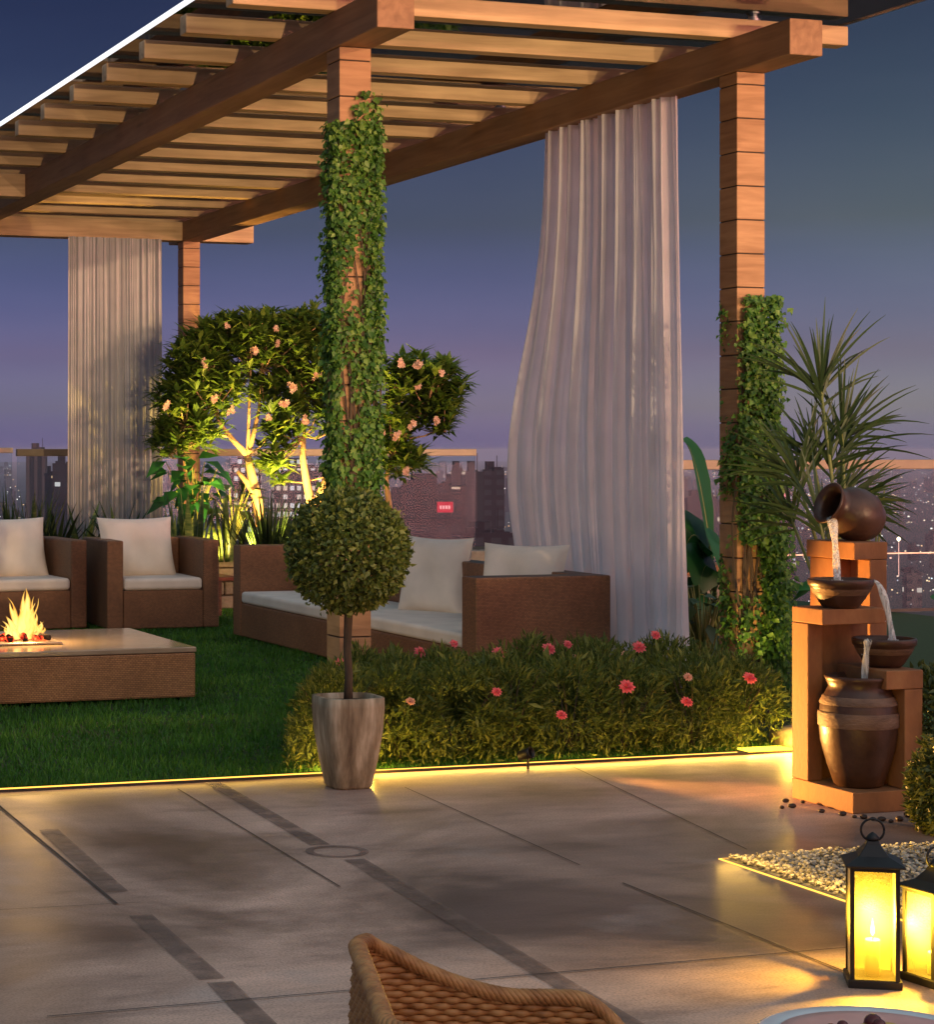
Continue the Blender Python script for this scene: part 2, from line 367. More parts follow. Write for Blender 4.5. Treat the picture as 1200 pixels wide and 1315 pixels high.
mx = N(nt, 'ShaderNodeMixShader'); L(nt, rr.outputs[0], mx.inputs[0]); L(nt, e.outputs[0], mx.inputs[1]); L(nt, tp.outputs[0], mx.inputs[2]); L(nt, mx.outputs[0], out.inputs[0])
m.cycles.emission_sampling = 'NONE'; M['flame'] = m
M['candle_flame'] = m_emit('candle_flame', (1.0, .72, .25), 14, False)
# lantern glass: lightly frosted, lets the candle show
m, nt, out = newmat('frosted_lantern_glass')
tp = N(nt, 'ShaderNodeBsdfTransparent'); tp.inputs[0].default_value = (1, .93, .7, 1)
tr = N(nt, 'ShaderNodeBsdfTranslucent'); tr.inputs[0].default_value = (.95, .80, .30, 1)
gl = N(nt, 'ShaderNodeBsdfGlossy'); gl.inputs['Roughness'].default_value = .5
mx = N(nt, 'ShaderNodeMixShader'); mx.inputs[0].default_value = .075; L(nt, tp.outputs[0], mx.inputs[1]); L(nt, tr.outputs[0], mx.inputs[2])
fr = N(nt, 'ShaderNodeFresnel'); fr.inputs[0].default_value = 1.3
mx2 = N(nt, 'ShaderNodeMixShader'); L(nt, fr.outputs[0], mx2.inputs[0]); L(nt, mx.outputs[0], mx2.inputs[1]); L(nt, gl.outputs[0], mx2.inputs[2]); L(nt, mx2.outputs[0], out.inputs[0]); M['lantern_glass'] = m
# falling water, lit milky
m, nt, out = newmat('falling_water')
bs = N(nt, 'ShaderNodeBsdfPrincipled'); bs.inputs['Base Color'].default_value = (.90, .92, .90, 1); bs.inputs['Roughness'].default_value = .12
bs.inputs['Specular IOR Level'].default_value = .8; bs.inputs['Subsurface Weight'].default_value = 0
tr = N(nt, 'ShaderNodeBsdfTranslucent'); tr.inputs[0].default_value = (.95, .95, .9, 1)
mx = N(nt, 'ShaderNodeMixShader'); mx.inputs[0].default_value = .5; L(nt, bs.outputs[0], mx.inputs[1]); L(nt, tr.outputs[0], mx.inputs[2])
nz = N(nt, 'ShaderNodeTexNoise'); nz.inputs['Scale'].default_value = 25; L(nt, coords(nt, (3, 3, .5)), nz.inputs['Vector']); bump(nt, bs, nz.outputs[0], .5, .01)
tp = N(nt, 'ShaderNodeBsdfTransparent'); n2 = N(nt, 'ShaderNodeTexNoise'); n2.inputs['Scale'].default_value = 38; n2.inputs['Detail'].default_value = 3; L(nt, coords(nt, (3, 3, .28)), n2.inputs['Vector'])
ar = ramp(nt, [(.42, (.05, .05, .05)), (.60, (.75, .75, .75))], n2.outputs[0]); mxa = N(nt, 'ShaderNodeMixShader'); L(nt, ar.outputs[0], mxa.inputs[0]); L(nt, mx.outputs[0], mxa.inputs[1]); L(nt, tp.outputs[0], mxa.inputs[2])
L(nt, mxa.outputs[0], out.inputs[0]); M['water'] = m
m, nt, out = newmat('still_water')
bs = N(nt, 'ShaderNodeBsdfPrincipled'); bs.inputs['Base Color'].default_value = (.03, .03, .03, 1); bs.inputs['Roughness'].default_value = .04; L(nt, bs.outputs[0], out.inputs[0]); M['pool'] = m

# ------------------------------------------------------------------ terrace floor (stained concrete, lamp-lit blotches in its colour, joints and inlaid bands)
def floor_material():
    m, nt, out = newmat('stained_lamplit_concrete')
    bs = N(nt, 'ShaderNodeBsdfPrincipled'); L(nt, bs.outputs[0], out.inputs[0])
    co = coords(nt)
    n1 = N(nt, 'ShaderNodeTexNoise'); n1.inputs['Scale'].default_value = .62; n1.inputs['Detail'].default_value = 8; n1.inputs['Roughness'].default_value = .6; n1.inputs['Distortion'].default_value = .8
    L(nt, co, n1.inputs['Vector'])
    n2 = N(nt, 'ShaderNodeTexNoise'); n2.inputs['Scale'].default_value = 2.4; n2.inputs['Detail'].default_value = 9; n2.inputs['Roughness'].default_value = .7
    L(nt, coords(nt, (.55, 1.5, 1), (0, 0, .25)), n2.inputs['Vector'])
    r1 = ramp(nt, [(.38, (.125, .085, .074)), (.5, (.33, .225, .182)), (.63, (.58, .40, .32))], n1.outputs[0])  # broad light and dark blotches of lamplight and shadow put into the colour
    r2 = ramp(nt, [(.34, (.58, .57, .58)), (.46, (.90, .89, .89)), (.54, (1.0, .99, .98)), (.70, (1.26, 1.24, 1.24))], n2.outputs[0])
    mu = N(nt, 'ShaderNodeMix', data_type='RGBA', blend_type='MULTIPLY'); mu.inputs[0].default_value = 1
    L(nt, r1.outputs[0], mu.inputs[6]); L(nt, r2.outputs[0], mu.inputs[7])
    # small pale lime blooms
    n3 = N(nt, 'ShaderNodeTexNoise'); n3.inputs['Scale'].default_value = 1.7; n3.inputs['Detail'].default_value = 8; L(nt, coords(nt, (1, 1, 1), (0, 0, 1.1)), n3.inputs['Vector'])
    r3 = ramp(nt, [(.60, (0, 0, 0)), (.74, (1, 1, 1))], n3.outputs[0])
    m3 = N(nt, 'ShaderNodeMix', data_type='RGBA'); L(nt, r3.outputs[0], m3.inputs[0]); L(nt, mu.outputs[2], m3.inputs[6]); m3.inputs[7].default_value = (.36, .32, .31, 1)
    mf = N(nt, 'ShaderNodeMath', operation='MULTIPLY'); L(nt, r3.outputs[0], mf.inputs[0]); mf.inputs[1].default_value = .55; L(nt, mf.outputs[0], m3.inputs[0])
    n5 = N(nt, 'ShaderNodeTexNoise'); n5.inputs['Scale'].default_value = 130; n5.inputs['Detail'].default_value = 4; L(nt, co, n5.inputs['Vector'])
    r5 = ramp(nt, [(.36, (.74, .72, .71)), (.5, (1, 1, 1)), (.66, (1.16, 1.15, 1.14))], n5.outputs[0])
    m5 = N(nt, 'ShaderNodeMix', data_type='RGBA', blend_type='MULTIPLY'); m5.inputs[0].default_value = 1; L(nt, m3.outputs[2], m5.inputs[6]); L(nt, r5.outputs[0], m5.inputs[7])
    L(nt, m5.outputs[2], bs.inputs['Base Color'])
    rr = N(nt, 'ShaderNodeMapRange'); rr.inputs[1].default_value = .3; rr.inputs[2].default_value = .7; rr.inputs[3].default_value = .30; rr.inputs[4].default_value = .58
    L(nt, n1.outputs[0], rr.inputs[0]); L(nt, rr.outputs[0], bs.inputs['Roughness'])
    bs.inputs['Specular IOR Level'].default_value = .45
    n4 = N(nt, 'ShaderNodeTexNoise'); n4.inputs['Scale'].default_value = 45; n4.inputs['Detail'].default_value = 6; L(nt, co, n4.inputs['Vector'])
    bump(nt, bs, n4.outputs[0], .12, .004)
    return m
M['floor'] = floor_material()
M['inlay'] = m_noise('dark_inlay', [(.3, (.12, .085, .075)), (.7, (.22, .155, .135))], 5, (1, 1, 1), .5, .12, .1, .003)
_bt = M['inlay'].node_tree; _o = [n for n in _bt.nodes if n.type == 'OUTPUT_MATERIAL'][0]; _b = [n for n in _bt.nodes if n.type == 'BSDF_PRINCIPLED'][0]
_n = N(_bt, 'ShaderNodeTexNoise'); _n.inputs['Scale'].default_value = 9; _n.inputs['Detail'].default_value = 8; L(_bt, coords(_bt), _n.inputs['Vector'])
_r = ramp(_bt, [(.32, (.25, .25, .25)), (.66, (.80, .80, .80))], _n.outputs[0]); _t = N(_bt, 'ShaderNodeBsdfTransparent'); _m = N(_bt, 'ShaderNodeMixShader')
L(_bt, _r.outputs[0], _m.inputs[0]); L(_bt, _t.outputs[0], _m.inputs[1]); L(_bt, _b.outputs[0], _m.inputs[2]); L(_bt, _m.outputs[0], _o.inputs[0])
M['joint'] = m_plain('joint_line', (.06, .042, .036), .9)

GY = 8.70                       # the lawn starts here
mb = MB(); mb.box(-14, 14, -7, GY, -.3, 0)
fl = mb.build('floor', M['floor']); tag(fl, kind='structure')
mb = MB(); mb.box(-14, 12.0, GY, 21.6, -.3, -.012)
lawn = mb.build('lawn_base', M['lawn']); tag(lawn, kind='structure')
# inlaid bands (flush strips, along the pergola's length) and saw-cut joints
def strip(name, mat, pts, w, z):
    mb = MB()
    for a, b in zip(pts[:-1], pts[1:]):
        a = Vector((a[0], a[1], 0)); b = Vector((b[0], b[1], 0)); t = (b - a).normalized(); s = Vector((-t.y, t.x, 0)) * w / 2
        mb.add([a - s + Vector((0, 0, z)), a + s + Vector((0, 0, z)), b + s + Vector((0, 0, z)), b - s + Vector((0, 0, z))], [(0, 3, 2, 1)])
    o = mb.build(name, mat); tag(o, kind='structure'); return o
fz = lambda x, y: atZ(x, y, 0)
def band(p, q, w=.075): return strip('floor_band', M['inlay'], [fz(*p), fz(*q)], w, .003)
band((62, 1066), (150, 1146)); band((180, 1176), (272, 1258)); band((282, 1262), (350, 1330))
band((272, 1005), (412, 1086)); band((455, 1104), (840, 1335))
strip('floor_joint', M['joint'], [fz(-30, 1012), fz(150, 1162)], .010, .004)
strip('floor_joint', M['joint'], [fz(228, 1014), fz(437, 1140)], .006, .004)
strip('floor_joint', M['joint'], [fz(520, 1012), fz(745, 1112)], .005, .004)
strip('floor_joint', M['joint'], [fz(735, 985), fz(960, 1092)], .005, .004)
strip('floor_joint', M['joint'], [fz(800, 1135), fz(1100, 1255)], .008, .004)
strip('floor_joint', M['joint'], [fz(60, 1307), fz(1300, 1200)], .006, .0045)
strip('floor_joint', M['joint'], [fz(-40, 1172), fz(180, 1160)], .004, .0045)
# ring-shaped inlay that interrupts the band
rc = fz(433, 1094); mb = MB(); n = 40
for k in range(n):
    a, b = 2 * PI * k / n, 2 * PI * (k + 1) / n
    mb.add([rc + Vector((math.cos(a) * .085, math.sin(a) * .085, .003)), rc + Vector((math.cos(a) * .115, math.sin(a) * .115, .003)),
            rc + Vector((math.cos(b) * .115, math.sin(b) * .115, .003)), rc + Vector((math.cos(b) * .085, math.sin(b) * .085, .003))], [(0, 1, 2, 3)])
tag(mb.build('floor_ring', M['inlay']), kind='structure')

# kerb with LED line between floor and lawn
mb = MB(); mb.box(-14, 5.98, GY, GY + .05, -.02, .012)
tag(mb.build('kerb', M['joint']), kind='structure')
led = thing('led_strip_light', 'glowing warm yellow light strip along the lawn edge', 'strip light', (1.5, GY, .0))
mb = MB(); mb.box(-8, 3.72, GY + .006, GY + .014, .012, .0165); mb.build('diffuser', M['led'], led, world=True)
led2 = thing('led_strip_light', 'warm strip light under the front of the flowering hedge, right of the pot', 'strip light', (4, GY, .0))
mb = MB(); mb.box(3.74, 5.60, GY + .006, GY + .012, .012, .0155); mb.build('diffuser', M['led'], led2, world=True)
g3 = thing('ground_light', 'bright yellow ground light between hedge end and fountain', 'ground light', (5.87, 8.75, 0))
mb = MB(); mb.box(5.66, 6.05, 8.70, 8.80, .012, .020); mb.build('lens', M['led_soft'], g3, world=True)
mb = MB(); mb.box(5.67, 6.04, 8.705, 8.795, 0, .0115); mb.build('housing', M['steel'], g3, world=True)

gl_ = thing('ground_light', 'added yellow ground light hidden behind the stone pot', 'ground light', (3.62, 8.66, 0))  # ground light added behind the pot to brighten the hedge foot
MB().lathe([(.03, 0), (.03, .012), (.026, .014)], 20, Matrix.Translation((3.62, 8.66, 0)), capt=True).build('lens', M['led_soft'], gl_, world=True)
GLAMPS = [(gl_, (3.66, 8.64, .06), 5.0), (g3, (5.86, 8.66, .09), 7.0)]

# grass blades
nb = 190000
gx = RNG.uniform(-.2, 6.6, nb); gy = GY + .06 + (RNG.random(nb) ** 1.35) * 10.5
keep = (gx > gy * .205 - .3) & (gx < gy * .205 + 4.2)
gx, gy = gx[keep], gy[keep]; nb = len(gx)
base = np.stack([gx, gy, np.full(nb, -.012)], 1)
hh = RNG.uniform(.018, .042, nb) * (1 + .25 * np.sin(gx * 5) * np.cos(gy * 4)); ang = RNG.uniform(0, 2 * PI, nb); w = RNG.uniform(.0022, .0042, nb) * (.6 + gy / 14)
sd = np.stack([np.cos(ang), np.sin(ang), np.zeros(nb)], 1) * w[:, None]
lean = RNG.normal(0, .012, (nb, 3)); lean[:, 2] = 0
tip = base + lean + np.stack([np.zeros(nb), np.zeros(nb), hh], 1)
V = np.stack([base - sd, base + sd, tip], 1).reshape(-1, 3); F = np.arange(nb * 3).reshape(-1, 3)
g = npmesh('grass', V, F, M['grass']); tag(g, 'short dark green lawn under the pergola', 'grass', kind='stuff')

# ------------------------------------------------------------------ pergola
pg = thing('pergola', 'large timber pergola with jointed posts, rafters and a glass roof', 'pergola', (5.3, 14.8, 0))
ZB, ZT, ZR = 3.52, 3.71, 3.82
def post(x, y, w=.175, top=ZB):
    mb = MB(); z = 0.0; k = 0
    while z < top - .01:
        h = .185 if k else .12
        z1 = min(z + h, top); mb.box(x, x + w, y, y + w, z + .0035, z1 - .0035); z = z1; k += 1
    o = mb.build('post', M['wood_post'], pg, bevel=.003, world=True)
    c = MB(); c.box(x + .006, x + w - .006, y + .006, y + w - .006, 0, top - .002); c.build('post_core', M['dark_gap'], o, world=False).location = (-pg.location[0], -pg.location[1], -pg.location[2])
    return o
XL, XR = 4.09, 6.43
for p in ((XL, 10.0), (XR, 10.0), (XR, 19.8), (XL, 19.8)): post(*p)
def beam(x0, x1, y0, y1, mat, z0=ZB, z1=ZT, name='beam'):
    mb = MB(); mb.box(x0, x1, y0, y1, z0, z1); return mb.build(name, mat, pg, bevel=.006, world=True)
beam(XL - .01, XL + .19, 9.49, 20.25, M['wood_y']); beam(XR - .01, XR + .19, 9.49, 20.25, M['wood_y'])
beam(XL + .19, XR - .01, 19.79, 19.99, M['wood_x'], ZB + .002, ZT - .002)
beam(XR + .19, 7.17, 19.79, 19.99, M['wood_x'], ZB + .002, ZT - .002)
beam(1.6, XL - .01, 19.79, 19.99, M['wood_x'], ZB + .002, ZT - .002)
beam(1.6, XL - .01, 16.75, 16.92, M['wood_x'], ZB + .002, ZT - .002)
ry = 10.05; k = 0
while ry < 20.2:
    j = random.uniform(-.006, .006)
    beam(3.53 + j, 7.18 + j, ry, ry + .11, M['wood_x'], ZT + .0015, ZR + random.uniform(-.002, .002), 'rafter'); ry += .775
GX0, GX1, GY0, GY1 = 3.505, 7.20, 8.95, 20.4
mb = MB(); mb.box(GX0, GX1, GY0, GY1, 3.845, 3.857); mb.build('glass_panel', M['roof_glass'], pg, world=True)
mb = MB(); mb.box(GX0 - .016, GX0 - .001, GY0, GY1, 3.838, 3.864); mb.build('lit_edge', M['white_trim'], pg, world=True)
mb = MB(); mb.box(GX1 + .001, GX1 + .012, GY0, GY1, 3.838, 3.862); mb.build('edge_trim', M['steel'], pg, world=True)
for bx, by in ((6.60, 10.1), (4.3, 10.1), (6.60, 13.2), (4.3, 13.2)):
    mb = MB(); Mx = Matrix.Translation((bx, by, ZR)); mb.lathe([(.04, 0), (.04, .012), (.028, .016), (.028, .0245)], 20, Mx, capt=True); mb.build('bracket', M['steel'], pg, world=True, smooth=False)

# ------------------------------------------------------------------ curtains
def curtain(name, label, mat, fn, nu, nv):
    V = []; F = []
    for j in range(nv + 1):
        for i in range(nu + 1): V.append(fn(i / nu, j / nv))
    for j in range(nv):
        for i in range(nu):
            a = j * (nu + 1) + i; F.append((a, a + 1, a + nu + 2, a + nu + 1))
    cx = sum(v[0] for v in V) / len(V); cy = sum(v[1] for v in V) / len(V)
    o = npmesh(name, np.array(V) - np.array([cx, cy, 0]), F, mat, smooth=True); o.location = (cx, cy, 0)
    return tag(o, label, 'curtain')
ph = [random.uniform(0, 6.28) for _ in range(12)]
def fold(u, v):
    a = 2 * PI * u
    def sh(x): return math.copysign(abs(math.sin(x)) ** .62, math.sin(x))
    s = .42 * sh(a * 7 + ph[0] + .9 * math.sin(a * 1.3 + ph[1]) + v * .6) + .42 * sh(a * 17.3 + ph[2] + v * .9 + 1.1 * math.sin(a * 2.1 + ph[6])) + .26 * sh(a * 31 + ph[3] - v * 1.2 + 1.5 * math.sin(a * 2 + ph[4])) + .16 * sh(a * 53 + ph[7] + v * 2.2 + 1.8 * math.sin(a * 3.3 + ph[8])) + .07 * math.sin(a * 96 + ph[9] - v * 4)
    return s
def near_curtain(u, v):         # u 0 = right (near) edge, 1 = left (far) edge; v 0 = bottom, 1 = top
    z = .02 + v * (ZB - .02)
    t = 1 - v
    y_near = 10.80 - .10 * t
    top_w = 1.56
    # the free edge swings out and back in, as in a light breeze
    bell = .76 * (math.exp(-((z - 1.25) / (1.12 if z > 1.25 else 1.15)) ** 2))
    y = y_near + u * (top_w + bell * u ** .6)
    amp = .052 + .03 * t
    x = XR + .085 + fold(u, v) * amp * (1 - .25 * u * t) + .16 * math.sin(u * 2.6) * math.exp(-((z - 1.1) / 1.2) ** 2) * u
    y += .018 * math.sin(2 * PI * u * 11 + v * 2 + ph[5]) * t
    return (x, y, z)
curtain('curtain', 'long pale sheer curtain billowing beside the sofa under the right pergola beam', M['curtain'], near_curtain, 900, 80)
x0f, x1f = atY(86, 300, 19.72).x, atY(206, 300, 19.72).x
def far_curtain(u, v):
    z = .02 + v * (ZB + .0 - .02); t = 1 - v
    x = x0f + u * (x1f - x0f) + .03 * t * (u - .4)
    return (x, 19.70 + fold(u * .9 + .05, v) * (.035 + .02 * t), z)
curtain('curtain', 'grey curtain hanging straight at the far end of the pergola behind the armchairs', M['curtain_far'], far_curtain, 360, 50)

# ------------------------------------------------------------------ furniture
def pillow_geo(w, h, t, n=22):
    V = []; F = []
    for side in (1, -1):
        o = len(V)
        for j in range(n + 1):
            for i in range(n + 1):
                a = i / n * 2 - 1; b = j / n * 2 - 1
                px = a * w / 2 * (1 - .07 * (1 - b * b) ** 1) ; pz = b * h / 2 * (1 - .07 * (1 - a * a))
                th = t / 2 * ((1 - a ** 4) * (1 - b ** 4)) ** .55
                th *= 1 + .12 * math.sin(a * 5 + b * 3 + side)
                V.append((px, side * th * 1.0, pz))
        for j in range(n):
            for i in range(n):
                q = o + j * (n + 1) + i; f = (q, q + 1, q + n + 2, q + n + 1)
                F.append(f if side < 0 else f[::-1])
    return V, F
def pillow(label, loc, rot, w, h, t, group):
    V, F = pillow_geo(w, h, t)
    V2 = [(p[0], p[1], p[2] + h * .465) for p in V]
    o = npmesh('pillow', V2, F, M['pillow'], smooth=True); o.location = loc; o.rotation_euler = rot
    return tag(o, label, 'pillow', group)
def cushion_geo(mb, x0, x1, y0, y1, z0, z1): return mb.box(x0, x1, y0, y1, z0, z1)

# sofa faces -X
SX0, SX1, SY0, SY1 = 5.45, 6.34, 11.21, 15.52
so = thing('sofa', 'long low brown rattan sofa with pale seat cushion, facing the fire table', 'sofa', ((SX0 + SX1) / 2, (SY0 + SY1) / 2, 0))
def W(mb, name, mat, par, bevel=.01, seg=2): return mb.build(name, mat, par, bevel=bevel, world=True, seg=seg)
W(MB().box(SX0, SX1, SY0, SY0 + .20, .01, .70), 'armrest', M['rattan'], so)
W(MB().box(SX0, SX1, SY1 - .17, SY1, .01, .71), 'armrest', M['rattan'], so)
W(MB().box(SX1 - .17, SX1, SY0 + .202, SY1 - .172, .01, .70), 'backrest', M['rattan'], so)
W(MB().box(SX0 + .006, SX1 - .172, SY0 + .202, SY1 - .172, .01, .265), 'seat_base', M['rattan'], so)
for a, b in ((SY0 + .206, 13.3), (13.308, SY1 - .176)):
    W(MB().box(SX0 + .002, SX1 - .175, a, b, .267, .355), 'seat_cushion', M['cushion'], so, .025, 4)
pillow('big white pillow leaning on the sofa back, right of the topiary ball', (6.02, 13.10, .352), (math.radians(-14), 0, math.radians(-62)), .56, .54, .17, None)
pillow('white pillow slouched on the sofa behind its near armrest', (6.02, 11.80, .40), (math.radians(-16), 0, math.radians(-52)), .58, .50, .18, None)

def armchair(label, loc, rz):
    t = thing('armchair', label, 'armchair', loc, rz)        # origin: front centre, faces -Y
    w, d, a = .47, .86, .135
    MB().box(-w, -w + a, 0, d, .01, .72).build('armrest', M['rattan'], t, bevel=.012)
    MB().box(w - a, w, 0, d, .01, .72).build('armrest', M['rattan'], t, bevel=.012)
    MB().box(-w + a + .002, w - a - .002, d - .15, d, .01, .715).build('backrest', M['rattan'], t, bevel=.012)
    MB().box(-w + a + .002, w - a - .002, .004, d - .152, .01, .315).build('seat_base', M['rattan'], t, bevel=.008)
    MB().box(-w + a + .004, w - a - .004, .0, d - .155, .317, .415).build('seat_cushion', M['cushion'], t, bevel=.03, seg=4)
    return t
a2 = armchair('brown rattan armchair with white pillow, nearer to the sofa', (5.10, 16.22, 0), math.radians(-2))
a1 = armchair('brown rattan armchair behind the fire, cut by the picture edge', (4.05, 16.42, 0), math.radians(3))
pillow('large white pillow in the armchair nearer to the sofa', (5.03, 16.66, .41), (math.radians(-16), 0, math.radians(3)), .66, .52, .18, None)
pillow('large white pillow in the armchair behind the flames', (3.99, 16.86, .41), (math.radians(-16), 0, math.radians(6)), .66, .52, .18, None)

# side table between armchair and sofa
st = thing('side_table', 'low side table with reddish wooden top between armchair and sofa', 'side table', (5.68, 17.2, 0))
W(MB().box(5.48, 6.02, 16.95, 17.45, .335, .365), 'table_top', M['red_wood'], st, .004)
for x in (5.50, 5.97):
    for y in (16.97, 17.40): W(MB().box(x, x + .035, y, y + .035, 0, .334), 'leg', M['rattan'], st, .003)

# fire table
ft = thing('fire_table', 'low rectangular rattan fire table with polished stone top', 'fire table', (2.9, 12.3, 0))
TX0, TX1, TY0, TY1 = 1.95, 3.85, 11.62, 12.98
W(MB().box(TX0, TX1, TY0, TY1, .012, .272), 'base', M['rattan_light'], ft, .012)
W(MB().box(TX0 - .004, TX1 + .004, TY0 - .004, TY1 + .004, .2735, .305), 'table_top', M['table_top'], ft, .006)
fc = atZ(33, 825, .31)
MB().box(fc.x - .24, fc.x + .185, fc.y - .15, fc.y + .16, .306, .322).build('tray', M['tray'], ft, bevel=.006, world=True)
fire = thing('fire', 'bright yellow flames over glowing embers on the fire table', 'fire', (fc.x, fc.y, .322))
mb = MB()
for k in range(46):
    a = random.uniform(0, 2 * PI); rr = math.sqrt(random.random()); r = random.uniform(.012, .026)
    p = Vector((fc.x - .02 + math.cos(a) * rr * .16, fc.y + math.sin(a) * rr * .11, .322 + r * .6 + (1 - rr) * .03))
    vs = []
    mb2 = MB(); mb2.lathe([(r * .3, -r * .8), (r * .9, -r * .3), (r, .1 * r), (r * .6, r * .7), (.001, r)], 7, Matrix.Translation(p) @ Matrix.Rotation(random.uniform(0, 3), 4, 'X'))
    mb.add(mb2.v, mb2.f)
mb.build('embers', M['ember'], fire, world=True, smooth=True)
for (dx, dy, an, el) in ((-.04, .02, .4, .25), (.05, -.03, 2.4, .18), (.0, .03, 1.4, .5)):
    d = Vector((math.cos(an) * math.cos(el), math.sin(an) * math.cos(el), math.sin(el)))
    p = Vector((fc.x + dx, fc.y + dy, .36))
    MB().tube([p - d * .1, p - d * .03, p + d * .04, p + d * .1], [.016, .02, .019, .015], 9).build('log', M['log'], fire, world=True, smooth=True)
def tongue(mb, base, h, r, lean, seed):
    n, ns = 10, 14; vs = []; fs = []
    for i in range(ns + 1):
        t = i / ns
        rad = r * (math.sin(PI * min(t * .82 + .18, 1)) ** .9) * (1 - t) ** .35 + .0008
        sw = Vector((math.sin(t * 5 + seed) * .022 * t + lean[0] * t * t, math.cos(t * 4.3 + seed * 1.7) * .016 * t + lean[1] * t * t, 0))
        c = base + Vector((0, 0, h * t)) + sw
        for k in range(n):
            q = 2 * PI * k / n
            wob = 1 + .35 * mnoise.noise(Vector((math.cos(q) * 1.5 + seed, math.sin(q) * 1.5, t * 4 + seed)))
            vs.append(c + Vector((math.cos(q) * rad * wob, math.sin(q) * rad * wob * .8, 0)))
    for i in range(ns):
        for k in range(n):
            k2 = (k + 1) % n; fs.append((i * n + k, i * n + k2, (i + 1) * n + k2, (i + 1) * n + k))
    mb.add(vs, fs)
mb = MB()
for dx, dy, h, r, lx in ((-.005, 0, .285, .036, .012), (.022, -.02, .21, .032, .01), (-.035, .02, .20, .026, -.02), (.05, .01, .15, .026, .01), (.082, .0, .095, .02, .015), (.105, .02, .06, .014, .01),
                       (-.075, -.01, .13, .022, -.012), (-.10, .01, .10, .016, -.006), (.0, .04, .17, .03, 0), (.06, -.05, .08, .018, .01), (-.055, -.04, .09, .018, -.01), (.015, -.05, .11, .022, .02), (-.085, .04, .075, .014, -.02), (-.04, .0, .235, .014, -.045), (.035, .0, .235, .014, .028)):
    tongue(mb, Vector((fc.x + dx - .01, fc.y + dy, .335)), h, r, (lx * 1.5, 0), random.uniform(0, 20)); tongue(mb, Vector((fc.x + dx - .01, fc.y + dy, .333)), h * 1.06, r * 1.45, (lx * 1.5, 0), random.uniform(0, 20))
mb.build('flame', M['flame'], fire, world=True, smooth=True)
def lamp(name, kind, loc, energy, col, parent=None, size=.03, target=None, angle=60, blend=.6):
    ld = bpy.data.lights.new(name, kind); ld.energy = energy; ld.color = col
    if kind in ('POINT', 'SPOT'): ld.shadow_soft_size = size
    if kind == 'SPOT': ld.spot_size = math.radians(angle); ld.spot_blend = blend
    o = bpy.data.objects.new(name, ld); link(o); o.location = loc
    if target is not None: o.rotation_euler = (Vector(target) - Vector(loc)).to_track_quat('-Z', 'Y').to_euler()
    if parent is not None: o.parent = parent; o.location = Vector(loc) - parent_loc(parent)
    return o
lamp('fire_light', 'POINT', (fc.x, fc.y, .50), 58, (1, .55, .18), fire, .08)

# ------------------------------------------------------------------ planters, hedge, plants
pw = thing('planter_wall', 'rubble stone planter wall behind the armchairs', 'planter', (5.5, 18.3, 0))
mb = MB()
x = 1.2
rows = 4
for rw in range(rows):
    x = 1.2 + random.uniform(0, .2)
    while x < 9.6:
        w_ = random.uniform(.16, .38); z0 = rw * .125
        mb.box(x, x + w_ - .012, 18.15 - random.uniform(0, .02), 18.4, z0 + .004, z0 + .118); x += w_
mb.build('stone_face', M['stone_wall'], pw, bevel=.014, world=True)
MB().box(1.2, 9.7, 18.19, 19.45, 0, .47).build('soil_bed', M['soil'], pw, world=True)

